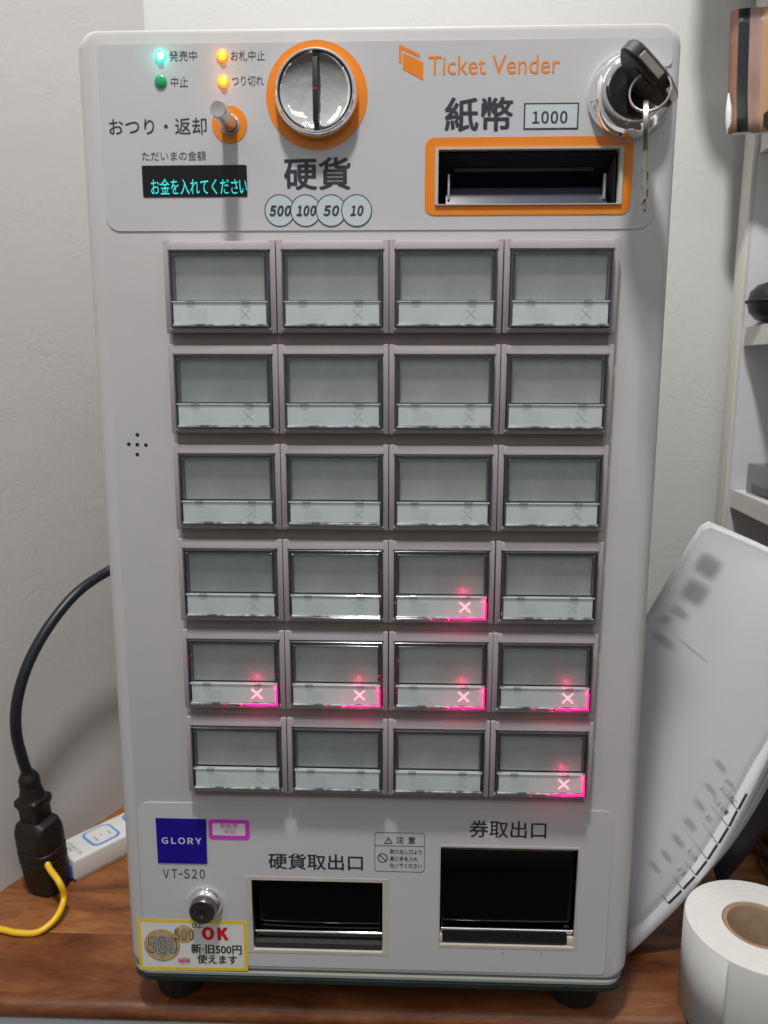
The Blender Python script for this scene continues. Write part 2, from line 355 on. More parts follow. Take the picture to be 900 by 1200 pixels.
def curve2mesh(name, c, y, m, parent, M4=None, fit=None):
    o = bpy.data.objects.new('t', c); COL.objects.link(o)
    dg = bpy.context.evaluated_depsgraph_get(); me = bpy.data.meshes.new_from_object(o.evaluated_get(dg)); bpy.data.objects.remove(o); bpy.data.curves.remove(c)
    if fit:
        xs = [v.co.x for v in me.vertices]; ys = [v.co.y for v in me.vertices]
        a, b, cc, d = min(xs), min(ys), max(xs), max(ys); x0, z0, x1, z1 = fit
        for v in me.vertices:
            v.co.x = x0 + (v.co.x - a) / max(cc - a, 1e-9) * (x1 - x0); v.co.y = z0 + (v.co.y - b) / max(d - b, 1e-9) * (z1 - z0)
    if M4 is None:
        for v in me.vertices: v.co = (v.co.x, y - v.co.z, v.co.y)
    else: me.transform(M4)
    me.name = name; me.materials.clear(); me.materials.append(m)
    return link(name, me, parent, 0)
def text(body, box, m, parent, y=0, bold=0, shear=0, name='lettering', th=0, M4=None, scaled=None, spacing=1):
    c = bpy.data.curves.new(name, 'FONT'); c.body = body; c.size = .02; c.shear = shear; c.extrude = 0; c.space_character = spacing
    c.resolution_u = 3
    box = scaled if M4 is not None else box
    d = max(bold, 0) * .0006 * min(1, (box[3] - box[1]) / .012)
    o = curve2mesh(name, c, y, m, parent, M4=M4, fit=(box[0] + d, box[1] + d, box[2] - d, box[3] - d))
    if d:      # heavier strokes: the same outlines stacked a hair apart
        me = o.data; n = Vector((0, -1, 0)) if M4 is None else (M4.to_3x3() @ Vector((0, 0, 1))); ux = Vector((1, 0, 0)) if M4 is None else (M4.to_3x3() @ Vector((1, 0, 0))).normalized(); uz = Vector((0, 0, 1)) if M4 is None else (M4.to_3x3() @ Vector((0, 1, 0))).normalized()
        src = bmesh.new(); src.from_mesh(me); base = src.copy(); tmp = bpy.data.meshes.new('t')
        k = 0
        for a, c_ in ((1, 0), (-1, 0), (0, 1), (0, -1), (.7, .7), (-.7, .7), (.7, -.7), (-.7, -.7)):
            k += 1; b2 = base.copy(); bmesh.ops.translate(b2, verts=b2.verts, vec=ux * a * d + uz * c_ * d * .75 + n * 4e-6 * k); b2.to_mesh(tmp); b2.free(); src.from_mesh(tmp)
        src.to_mesh(me); src.free(); base.free(); bpy.data.meshes.remove(tmp)
    return o

# ------------------------------------------------------------------ walls
WY = .285
LW = at(0, 1045.3, z=-.31); ang = math.radians(67); ld = Vector((math.cos(ang), math.sin(ang), 0)); ln = Vector((ld.y, -ld.x, 0))
corner = LW + ld * ((WY - LW.y) / ld.y)
p0 = LW - ld * .35
b = MB(); b.loft([[p0 + Vector((0, 0, z)), corner + Vector((0, 0, z)), corner - ln * .05 + Vector((0, .0, z)), p0 - ln * .05 + Vector((0, 0, z))] for z in (-.8, .9)])
tag(b.build('wall_left', M['wall_left'], smooth=0), kind='structure')
b = MB(); b.box(corner.x, .75, WY, WY + .05, -.8, .9)
tag(b.build('wall_back', M['wall_back'], smooth=0), kind='structure')

# ------------------------------------------------------------------ wooden worktop on a white cabinet
DZ = -.31
desk = tag(empty('wooden_worktop', (0, .004, DZ)), 'reddish brown wooden worktop of glued strips under the vending machine', 'worktop')
def local(o, parent):
    o.parent = parent; o.matrix_parent_inverse = Matrix.Translation(-Vector(parent.location)); return o
ys = [.0035, .0625, .103, .148, .192, .236, .284]
for r, (y0, y1) in enumerate(zip(ys, ys[1:])):
    x = -.62 + random.random() * .2; joints = []
    if r == 0: xs = [-.62, -.131, .30, .72]
    elif r == 1: xs = [-.62, -.06, .25, .72]
    else: xs = [-.62, -.25 + random.uniform(-.08, .08), .02 + random.uniform(-.08, .08), .27 + random.uniform(-.05, .05), .72]
    for x0, x1 in zip(xs, xs[1:]):
        b = MB(); dz = random.uniform(-.00006, .00006)
        if r == 0:
            prof = [(y0 + .0065, DZ), (y0 + .004, DZ - .0006), (y0 + .0018, DZ - .002), (y0 + .0004, DZ - .0045), (y0, DZ - .007), (y0 + .0006, DZ - .0096), (y0 + .0025, DZ - .012), (y0 + .006, DZ - .013), (y1 - .0001, DZ - .013), (y1 - .0001, DZ)]
            b.loft([[Vector((xx, yy, zz + dz)) for yy, zz in prof] for xx in (x0 + .0001, x1 - .0001)])
        else: b.box(x0 + .0001, x1 - .0001, y0 + .0001, y1 - .0001, DZ - .013, DZ + dz, .0003, 1)
        local(b.build('wood_strip', M['wood'], None, 40), desk)
b = MB(); b.box(-.62, .72, .010, .28, DZ - .34, DZ - .0135, .001)
local(b.build('cabinet_front', M['shelf']), desk)

# ------------------------------------------------------------------ the ticket vending machine
XC = -.0068
vm = tag(empty('ticket_vending_machine', (XC, .1, DZ)), 'tall white ticket vending machine with twenty four clear buttons standing in the corner', 'vending machine')
def P(o): return local(o, vm)
def halfw(z): return .1404 + (.2160 - z) / .4965 * .0025
def body_loop(y, inset, rad, zt=.2158, zb=-.2805):
    iz = inset * .28
    pts = rr(-1, zb + inset, 1, zt - inset, .0001, 1)
    out = []
    n = 8
    x = lambda z: halfw(z) - inset
    for (sx, cz, a0) in ((-1, zb + iz + rad, 180), (1, zb + iz + rad, 270), (1, zt - iz - rad, 0), (-1, zt - iz - rad, 90)):
        for i in range(n + 1):
            a = math.radians(a0 + 90 * i / n); z = cz + rad * math.sin(a)
            out.append(Vector((XC + sx * (x(z) - rad) + rad * math.cos(a), y, z)))
    return out
levels = []
for k in range(7):
    a = math.radians(90 * k / 6); levels.append((.0075 - .0075 * math.sin(a), .0075 * (1 - math.sin(a)), 0))
levels = [(.0075 * (1 - math.cos(math.radians(15 * k))), .0075 * (1 - math.sin(math.radians(15 * k)))) for k in range(7)]
b = MB()
loops = [body_loop(y, i, .0095 - i * .5) for y, i in levels] + [body_loop(.046, .0004, .0095), body_loop(.047, .003, .008), body_loop(.049, .003, .008), body_loop(.050, .0005, .0095), body_loop(.195, .0005, .0095)]
b.loft(loops)
body = b.build('housing', M['housing'], None, 25)
R_bill = rect(513.5, 175.5, 724.5, 239.5); R_coin = rect(296, 1032, 448.3, 1114); R_tick = rect(515.5, 993.5, 675, 1108)
def cut(o, boxes):
    b = MB()
    for x0, z0, x1, z1, d in boxes: b.box(x0, x1, -.03, d, z0, z1)
    c = b.build('cutter', M['void'], None, 0); md = o.modifiers.new('b', 'BOOLEAN'); md.object = c; md.operation = 'DIFFERENCE'; md.solver = 'EXACT'
    dg = bpy.context.evaluated_depsgraph_get(); me = bpy.data.meshes.new_from_object(o.evaluated_get(dg))
    o.modifiers.clear(); old = o.data; o.data = me; bpy.data.meshes.remove(old); bpy.data.objects.remove(c)
    me.set_sharp_from_angle(angle=math.radians(25))
G = .0012
cut(body, [(R_bill[0] - G, R_bill[1] - G, R_bill[2] + G, R_bill[3] + G, .045), (R_coin[0] - G, R_coin[1] - G, R_coin[2] + G, R_coin[3] + G, .045), (R_tick[0] - G, R_tick[1] - G, R_tick[2] + G, R_tick[3] + G, .045)])
P(body)

# base plate, feet
b = MB(); b.loft([[Vector((x, z0, z)) for x, z0 in rr(XC - .1415, .0005, XC + .1415, .19, .012, 6)] for z in (-.2885, -.2865)] )
b.loft([[Vector((x, z0, z)) for x, z0 in rr(XC - .1424, -.0026, XC + .1420, .19, .013, 6)] for z in (-.2856, -.2830)])
P(b.build('base_plate', M['baseplate']))
b = MB(); b.loft([[Vector((x, z0, z)) for x, z0 in rr(XC - .1428, -.0012, XC + .1414, .19, .012, 6)] for z in (-.2824, -.2808)])
P(b.build('base_rim', mat('dusty rim', (.30, .31, .29), .5)))
for fx in (-.1275, .1115):
    for fy in (.024, .165):
        b = MB(); b.lathe([(.0125, 0), (.0138, .0008), (.0145, .004), (.0165, .0125), (.0168, .0213)], (fx, fy, DZ), 'z', 32)
        P(b.build('foot', M['rubber']))

# upper and lower panel sheets
T = .0004
o_bill = rr(*[R_bill[0], R_bill[1], R_bill[2], R_bill[3]], .0008, 2)
up = []
r0 = .006
xL, xR, zT, zB = -.1363, .1236, .2085, .1262
up += rr(xL, zB, xR, zT, (.0065, .0065, .0001, .001), 6)
# notch: the sheet runs further right at the top
up = ([(xL + .0065 - .0065 * math.cos(math.radians(t)), zB + .0065 - .0065 * math.sin(math.radians(t))) for t in range(0, 91, 15)] +
      [(xR - .0065 + .0065 * math.sin(math.radians(t)), zB + .0065 - .0065 * math.cos(math.radians(t))) for t in range(0, 91, 15)] +
      [(xR, .1965)] + [(.1257 + .0025 * math.sin(math.radians(t)), .199 - .0025 * math.cos(math.radians(t))) for t in range(0, 91, 15)] +
      [(.1278, zT), (xL, zT)])
P(sheet('upper_panel', [up, o_bill], -T, T, M['sheet']))
RC = [v for v in rect(288.5, 1028, 455.5, 1117)]; RT = [v for v in rect(513.5, 991, 677, 1111)]
lowp = rr(-.1396, -.2765, .1225, -.1748, (.002, .003, .006, .0075), 6)
P(sheet('lower_panel', [lowp, rr(*RC, .0004, 1), rr(*RT, .0004, 1)], -T, T, M['sheet']))

# LEDs
def disc(name, px, py, rpx, m, y=-T, h=.0006, parent=None, n=32, dome=0):
    c = at(px, py, y); r = rpx * (c - CAM).dot(-BACK) / 900
    b = MB(); prof = [(r, 0), (r, h * .5), (r * .92, h)]
    if dome: prof = [(r, 0)] + [(r * math.cos(math.radians(t)), h + dome * math.sin(math.radians(t))) for t in range(0, 88, 15)]
    b.lathe(prof, (c.x, y, c.z), '-y', n); o = b.build(name, m, parent if parent else None, 50)
    return o if parent else P(o)
for px, py, mm, cc, lab in ((187.7, 65.2, 'led_green', 'led_core', 'brightly lit green lamp'), (188.5, 95.6, 'led_off', None, 'unlit dark green lamp'), (260.3, 65.2, 'led_orange', 'led_yellow', 'lit orange lamp, upper'), (261.6, 95.2, 'led_orange', 'led_yellow', 'lit orange lamp, lower')):
    o = disc('indicator_lamp', px, py, 7.2, M[mm], h=.0004, dome=.0009); o['label'] = lab
    if cc:
        c = at(px, py, -.0019); k = MB(); k.lathe([(.0017, 0), (.0014, .0002), (.0006, .0003)], (c.x, -.0018, c.z), '-y', 20); q = k.build('lamp_core', M[cc], None, 60)
        q.parent = o; q.matrix_parent_inverse = o.matrix_parent_inverse.copy() if False else Matrix()
        q.matrix_parent_inverse = Matrix()
        pl = bpy.data.lights.new('lamp_glow', 'POINT'); pl.energy = .0010 if mm == 'led_green' else .0007; pl.color = (.1, 1, .75) if mm == 'led_green' else (1, .35, .04); pl.shadow_soft_size = .001
        lo = bpy.data.objects.new('lamp_glow', pl); COL.objects.link(lo); lo.location = (c.x, -.0045, c.z)
YT = -T - .00012   # print layer
def TX(body, r, m='ink', bold=0, shear=0, y=YT, parent=None, **k):
    o = text(body, rect(*r, y), M[m], parent, y, bold, shear, **k)
    return o if parent is not None else P(o)
TX('発売中', (198.2, 59.3, 230.8, 71.5), 'ink_soft'); TX('中止', (200, 89.7, 220.2, 102.3), 'ink_soft')
TX('お札中止', (270.5, 58.9, 310.2, 71.1), 'ink_soft'); TX('つり切れ', (271.7, 88.8, 308.9, 100.7), 'ink_soft')
TX('おつり・返却', (127.7, 138.2, 242.2, 157.9), bold=.12); TX('ただいまの金額', (166.2, 177.1, 241.3, 188.3), 'ink_soft')
TX('硬貨', (332.5, 183.8, 411.1, 222.7), bold=.55); TX('紙幣', (521.1, 113.3, 601.3, 154.3), bold=.6)
TX('Ticket Vender', (502.1, 64.8, 656.2, 86.9), 'orange', bold=-.1)
# logo mark: folded ticket
def poly(name, pts, m, y=YT, th=.00004): return P(sheet(name, [[(lambda q: (q.x, q.z))(at(px, py, y)) for px, py in pts]], y, th, M[m]))
poly('logo_mark', [(467.5, 51.5), (492, 63), (492, 67.5), (470.8, 57.6), (470.8, 74.5), (467.5, 72)], 'orange')
poly('logo_mark', [(472.2, 61.3), (496, 72.8), (496, 94), (472.2, 81)], 'orange')
# coins
cs = [at(x, 246.8, YT) for x in (327.9, 358.2, 388.0, 417.9)]
for i, c in enumerate(cs):
    y = YT - .00003 * i
    P(sheet('coin_symbol', [circ(c.x, c.z, .00735), circ(c.x, c.z, .00690)], y - .00002, .00003, M['ink']))
    P(sheet('coin_symbol_fill', [circ(c.x, c.z, .00690)], y, .00003, M['paleblue']))
for s_, x0, x1 in (('５００', 315.6, 341.2), ('１００', 347.3, 370.5), ('５０', 378.8, 397.5), ('１０', 410.3, 426)): TX(s_, (x0, 240.4, x1, 253.1), bold=.9, shear=.22, y=YT - .0002, spacing=.5)
# lever
c = at(269.2, 146.3, 0); P(sheet('lever_surround', [circ(c.x, c.z, .0083), circ(c.x, c.z, .0043)], -T - .0002, .0002, M['orange']))
b = MB(); b.lathe([(.0046, 0), (.0046, .0006), (.0042, .0009), (.0039, .0009), (.0039, 0)], (c.x, -T, c.z), '-y', 32); P(b.build('lever_collar', M['chrome'], None, 40))
b = MB(); b.lathe([(.0036, 0), (.0036, .0200), (.0036, .0218), (.0033, .0222), (.0006, .0220)], (c.x, -T, c.z), '-y', 40)
lev = P(b.build('return_lever', M['steel'], None, 40))
# display
rd = rect(167.4, 194, 289.9, 231.1); dsp = P(sheet('display_window', [rr(*rd, .0007, 4)], -T - .00025, .00025, mat('display glass', (.006, .007, .010), .12)))
def sub(o, par): o.parent = par; o.matrix_parent_inverse = (par.matrix_parent_inverse @ Matrix()).inverted() @ par.matrix_parent_inverse if False else Matrix(); return o
sub(TX('お金を入れてくださ', (177, 209, 279, 228), 'vfd', bold=-.1, y=-T - .0004, parent=dsp), dsp)
sub(TX('い', (280.5, 211, 289.3, 226.5), 'vfd', bold=-.1, y=-T - .0004, parent=dsp), dsp)

# coin dial
c = at(371.3, 112.5, 0)
P(sheet('dial_surround', [circ(c.x, c.z, .0236, 72)], -T - .0002, .0002, M['orange']))
b = MB(); b.lathe([(.0192, 0), (.0194, .0012), (.0190, .0042), (.0182, .0062), (.0176, .0068), (.0171, .0067)], (c.x, -T - .0002, c.z), '-y', 96, cap1=False)
dial = P(b.build('coin_dial', M['chrome'], None, 35))
b = MB(); n = 96; prof = [(.0171, .0067)] + [(.0171 * math.cos(t), .0067 - .0055 * math.sin(t) ** .9) for t in [math.radians(a) for a in range(6, 86, 6)]]
b.lathe(prof, (c.x, -T - .0002, c.z), '-y', 96, cap0=False)
dish = b.build('dial_dish', M['dish'], dial, 60)
b = MB(); b.box(c.x - .00125, c.x + .00125, -.0064, -.0002, c.z - .0128, c.z + .0145, .0002)
slot = b.build('coin_slot', M['void'], dial)
b = MB(); b.box(c.x - .0009, c.x + .0009, -.00655, -.0062, c.z + .0010, c.z + .0014); b.build('slot_sensor_mark', mat('sensor red', (.3, .01, .01), .4, emit=(1, .05, .02), estr=.35), slot)

# 1000 box and note slot
r = rect(613.6, 120.9, 677.8, 152.2)
P(sheet('value_box', [rr(*r, .0001, 1)], YT, .00004, M['ink'])); g = .0007
P(sheet('value_box_fill', [rr(r[0] + g, r[1] + g, r[2] - g, r[3] - g, .0001, 1)], YT - .00006, .00004, M['paleblue']))
TX('１０００', (623.7, 129.8, 665.1, 145), bold=.7, y=YT - .00012, spacing=.5)
ro = rect(497.9, 160.6, 740.3, 251.8); ri = rect(509.7, 172.9, 729, 240.5)
P(sheet('note_slot_surround', [rr(*ro, .0045, 8), rr(*ri, .0008, 2)], -T - .0003, .0003, M['orange']))
def cavity(name, R, d, m, liner=None, lw=.0012, front=-T - .0001):
    x0, z0, x1, z1 = R
    b = MB(); t = .0008
    b.box(x0 - t, x0, front + .002, d, z0 - t, z1 + t); b.box(x1, x1 + t, front + .002, d, z0 - t, z1 + t)
    b.box(x0, x1, front + .002, d, z0 - t, z0); b.box(x0, x1, front + .002, d, z1, z1 + t); b.box(x0 - t, x1 + t, d, d + t, z0 - t, z1 + t)
    return P(b.build(name, m, None, 0))
def ring(name, Ro, Ri, y0, y1, m, bev=.0003):
    th = y1 - y0
    return P(sheet(name, [rr(*Ro, .0006, 3), rr(*Ri, .0004, 2)], y0, th, m))
ring('note_slot_bezel', ri, R_bill, -.0016, .004, M['cream'])
nb = cavity('note_slot_cavity', R_bill, .044, M['navy'])
x0, z0, x1, z1 = R_bill
def wedge(b, x0, x1, prof, mi=0): b.loft([[Vector((x, y, z)) for y, z in prof] for x in (x0, x1)], mi=mi)
b = MB(); wedge(b, x0, x1, [(.006, z1), (.043, z1), (.043, z1 - .016), (.036, z1 - .0135)])
P(b.build('note_guide_upper', M['navy'], None, 0))
b = MB(); b.box(x0 + .008, x1 - .008, .014, .0155, z1 - .0062, z1 - .0042, .0003); P(b.build('note_slot_reflection', mat('grey strip', (.06, .06, .065), .35)))  # paler bar stands for a light strip reflected in the slot
b = MB(); wedge(b, x0 + .004, x1 - .004, [(.003, z0), (.043, z0), (.043, z0 + .0108), (.012, z0 + .0102), (.0085, z0 + .0090), (.0075, z0 + .0075), (.0045, z0 + .003)])
P(b.build('note_tray', M['navy'], None, 30))
for sx in (x0 + .0052, x1 - .0052):
    b = MB(); b.box(sx - .0005, sx + .0005, .0035, .006, z0 + .003, z0 + .0145, .0003); P(b.build('note_guide_prong', mat('pale prong', (.45, .46, .5), .25)))
b = MB(); b.loft([[Vector((x1 - .0002, .005, z0 + .001)), Vector((x1 - .0002, .005, z1 - .001)), Vector((x1 - .0035, .04, z0 + .001))], [Vector((x1 - .0006, .005, z0 + .001)), Vector((x1 - .0006, .005, z1 - .001)), Vector((x1 - .0041, .04, z0 + .001))]])
P(b.build('note_slot_lit_side', mat('lit side wall', (.10, .10, .11), .4), None, 0))  # paler triangle: light on the inner side wall put into colour

# lower fittings
ring('coin_tray_bezel', RC, R_coin, -.0006, .006, M['cream'])
cavity('coin_tray', R_coin, .044, M['void'])
x0, z0, x1, z1 = R_coin
b = MB(); b.box(x0 + .0006, x1 - .0006, .006, .0074, z0 + .0088, z1 + .0005, .0003); P(b.build('coin_tray_flap', clearmat('smoked acrylic flap', (.05, .05, .052), .05, 1.5)))
b = MB(); b.tube([(x0 + .0008, .0036, z0 + .0092), (x1 - .0008, .0036, z0 + .0092)], .0009, 12); P(b.build('coin_tray_rod', M['chrome'], None, 60))
b = MB(); b.tube([(x0 + .004, .010, z0 + .0245), (x1 - .001, .010, z0 + .0245)], .0004, 8); P(b.build('coin_flap_hinge', mat('dull rod', (.3, .3, .3), .4, 1), None, 60))
b = MB(); wedge(b, x0 + .0005, x1 - .0005, [(.0012, z0), (.03, z0), (.03, z0 + .0052), (.0035, z0 + .0045), (.0018, z0 + .003)])
P(b.build('coin_tray_lip', wear(mat('brown black plastic', (.012, .011, .010)), (.012, .011, .010), .5, 400, (.6, .8), 1200, .0001), None, 30))
ring('ticket_tray_bezel', RT, R_tick, -.0006, .006, M['cream'])
cavity('ticket_tray', R_tick, .044, M['void'])
x0, z0, x1, z1 = R_tick
b = MB(); b.box(x0 + .0006, x1 - .0006, .0038, .0052, z0 + .0085, z1 - .0048, .0003); P(b.build('ticket_tray_window', clearmat('smoked acrylic window', (.05, .05, .055), .06, 1.5)))
b = MB(); b.box(x0 + .0004, x1 - .0004, .0045, .006, z1 - .0047, z1 - .0002); P(b.build('ticket_tray_header', wear(mat('dusty brown header', (.17, .135, .11)), (.17, .135, .11), .35, 120, (.5, .7), 900, 0)))
b = MB(); b.tube([(x0 + .001, .0018, z0 + .0088), (x1 - .0005, .0018, z0 + .0088)], .00085, 12); P(b.build('ticket_tray_rod', M['chrome'], None, 60))
fl = rr(x0 + .002, z0 + .0004, x1 - .004, z0 + .0082, (.002, .002, .0004, .0004), 4)
P(sheet('ticket_tray_flap', [fl], .0008, .002, mat('dark green black flap', (.012, .016, .014), .25)))
for sx0, sx1 in ((x0, x0 + .0018), (x1 - .0036, x1)):
    b = MB(); b.box(sx0, sx1, .0004, .005, z0, z0 + .0055, .0004); P(b.build('flap_stop', M['cream']))
TX('硬貨取出口', (314.6, 1000.6, 425.3, 1019.4), bold=.3); TX('券取出口', (550.1, 961.7, 640.4, 982.1), bold=.2)
TX('ＶＴ', (191, 1018.4, 207.8, 1029), 'ink_soft', spacing=.8, bold=.1); TX('-', (209.2, 1023.6, 214, 1024.9), 'ink_soft'); TX('Ｓ２０', (215.6, 1018.6, 240.1, 1029.6), 'ink_soft', spacing=.62, bold=.1)
lp = P(sheet('logo_plate', [[(q.x, q.z) for q in (at(182.7, 958, 0), at(241.8, 959.3, 0), at(243.2, 1011.5, 0), at(185.7, 1010.3, 0))]], -T - .0004, .0004, M['blue']))
TX('ＧＬＯＲＹ', (189.5, 981.4, 236, 989.3), 'lilac', bold=.8, spacing=.82, y=-T - .0005, parent=lp)
pr_, pi_ = rect(244.7, 959.8, 292.6, 983.4), rect(249.2, 964.3, 287.6, 978.3)
pk = P(sheet('pink_sticker', [rr(*pr_, .0022, 6), rr(*pi_, .0009, 4)], -T - .00018, .0001, M['pink']))
sheet('sticker_face', [rr(*pi_, .0009, 4)], -T - .00014, .0001, M['stickerwhite'], pk)
TX('新紙幣', (258.3, 965, 278.5, 970.8), 'pink', y=-T - .0003, parent=pk); TX('対応', (262.4, 971.8, 276.5, 977.4), 'pink', y=-T - .0003, parent=pk)
# caution label
r = rect(439, 975.7, 497.6, 1021.8, YT); g = .00028
cl = P(sheet('caution_label', [rr(*r, .0018, 5), rr(r[0] + g, r[1] + g, r[2] - g, r[3] - g, .0016, 5)], YT, .00003, M['ink_soft']))
zz = at(468, 991.7, YT).z; sheet('divider', [[(r[0], zz), (r[2], zz), (r[2], zz + g), (r[0], zz + g)]], YT, .00003, M['ink_soft'], cl)
def tri(q0, q1, q2): return [(at(*q, YT).x, at(*q, YT).z) for q in (q0, q1, q2)]
sheet('warning_triangle', [tri((455, 980), (450, 988.8), (460.2, 988.8)), tri((455, 981.8), (451.6, 988), (458.6, 988))], YT, .00003, M['ink_soft'], cl)
TX('!', (454.6, 983.2, 455.6, 987.4), 'ink_soft', parent=cl, bold=.2)
TX('注', (464.8, 980.3, 473.1, 988.3), 'ink', parent=cl, bold=.3); TX('意', (478.4, 980.6, 486.7, 988.8), 'ink', parent=cl, bold=.3)
c = at(448.4, 1005.4, YT); sheet('prohibition_mark', [circ(c.x, c.z, .00285), circ(c.x, c.z, .0023)], YT, .00003, M['ink_soft'], cl)
s_ = .0019; w_ = .0002; sheet('prohibition_bar', [[(c.x - s_ - w_, c.z + s_ - w_), (c.x - s_ + w_, c.z + s_ + w_), (c.x + s_ + w_, c.z - s_ + w_), (c.x + s_ - w_, c.z - s_ - w_)]], YT, .00003, M['ink_soft'], cl)
TX('取り出し口より', (456.9, 995.5, 494.2, 1001), 'ink', parent=cl, bold=.2); TX('奥に手を入れ', (456.9, 1003.6, 490, 1009.2), 'ink', parent=cl, bold=.2); TX('ないでください', (456.9, 1011.8, 494.4, 1017.2), 'ink', parent=cl, bold=.2)
# lower lock
c = at(241.4, 1057, 0)
b = MB(); b.lathe([(.0098, 0), (.0098, .0010), (.0090, .0026), (.0078, .0040), (.0074, .0042)], (c.x, -T, c.z), '-y', 48); lk2 = P(b.build('lower_lock', M['chrome'], None, 40))
b = MB(); b.lathe([(.0074, .0042), (.0074, .0078), (.0070, .0084), (.0066, .0085), (.0058, .0084), (.002, .0082)], (c.x, -T, c.z), '-y', 48); b.build('lock_cylinder', mat('dull dark steel', (.26, .25, .25), .28, 1), lk2, 40)
b = MB(); b.lathe([(.0019, 0), (.0019, .0004)], (c.x, -.0086, c.z + .0003), '-y', 20); b.box(c.x - .0006, c.x + .0006, -.0092, -.0088, c.z - .0040, c.z - .001); b.build('keyhole', M['void'], lk2)
b = MB(); b.box(c.x - .0005, c.x + .0006, -.00945, -.0092, c.z - .0036, c.z - .0016, .0001); b.build('keyhole_glint', M['chrome'], lk2)
# yellow 500 sticker
q = [at(*p, 0) for p in ((160.3, 1075.5), (289.5, 1078.8), (291, 1137), (164.8, 1135))]
q = [(v.x, v.z) for v in q]; cx, cz = sum(a for a, _ in q) / 4, sum(b for _, b in q) / 4
qi = [(x + (.0020 if x < cx else -.0020), z + (.0020 if z < cz else -.0020)) for x, z in q]
stk = P(sheet('yellow_sticker', [q, qi], -T - .0003, .00012, M['yellow'])); sheet('sticker_face', [qi], -T - .00026, .0001, M['stickerwhite'], stk)
YS = -T - .0004
def cpx(name, px, py, r, m, y): c = at(px, py, y); return sheet(name, [circ(c.x, c.z, r)], y, .00004, M[m], stk)
cpx('small_coin_print', 215.6, 1094.7, .0058, 'gold', YS)
cpx('large_coin_rim', 189.9, 1107.6, .0103, 'kraft', YS - .00006); cpx('large_coin_print', 189.6, 1107.3, .0099, 'gold', YS - .0001); cpx('coin_centre', 190.5, 1108, .0066, 'silver', YS - .00016)
TX('５００', (173, 1098, 207.5, 1117.5), 'ink', bold=.75, spacing=.6, y=YS - .0002, parent=stk); TX('５００', (174, 1099, 206.5, 1116.5), 'gold', bold=.1, spacing=.6, y=YS - .00026, parent=stk)
TX('５００', (204.5, 1088.5, 226.5, 1101.5), 'ink', bold=.6, spacing=.6, y=YS - .0002, parent=stk); TX('５００', (205.3, 1089.3, 225.7, 1100.7), 'gold', bold=.05, spacing=.6, y=YS - .00026, parent=stk)
TX('OLD', (225, 1081.9, 237.1, 1087.4), 'ink', bold=.1, y=YS, parent=stk); TX('ＯＫ', (236.4, 1086, 267.7, 1102.3), 'red', bold=1.6, y=YS, parent=stk)
TX('NEW', (209.2, 1122.8, 223.1, 1128.5), 'red', bold=.4, y=YS - .0003, parent=stk)
TX('新·旧500円', (223.9, 1106.4, 283.2, 1118.1), 'ink', bold=.45, y=YS, parent=stk); TX('使えます', (231.1, 1118.9, 277.9, 1129.7), 'ink', bold=.45, y=YS, parent=stk)
for px, py, a in ((589, 1117, -35), (634, 1118, 5)):      # small scuffs under the ticket tray
    c = at(px, py, YT); Mx = Matrix.Translation((c.x, YT, c.z)) @ Matrix.Rotation(math.radians(a), 4, 'Y'); b = MB(); b.box(-.00012, .00012, -.00002, 0, -.0014, .0014, 0, 1, Mx); P(b.build('scuff_mark', mat('scuff', (.2, .19, .2), .5), None, 0))
# speaker holes
for px, py in ((161, 509.5), (161, 521), (161, 532.5), (151, 520.5), (171, 521.5)):
    c = at(px, py, 0); b = MB(); b.lathe([(.00095, 0), (.00095, .00008)], (c.x, -.00002, c.z), '-y', 16); P(b.build('speaker_hole', M['void'], None, 0))

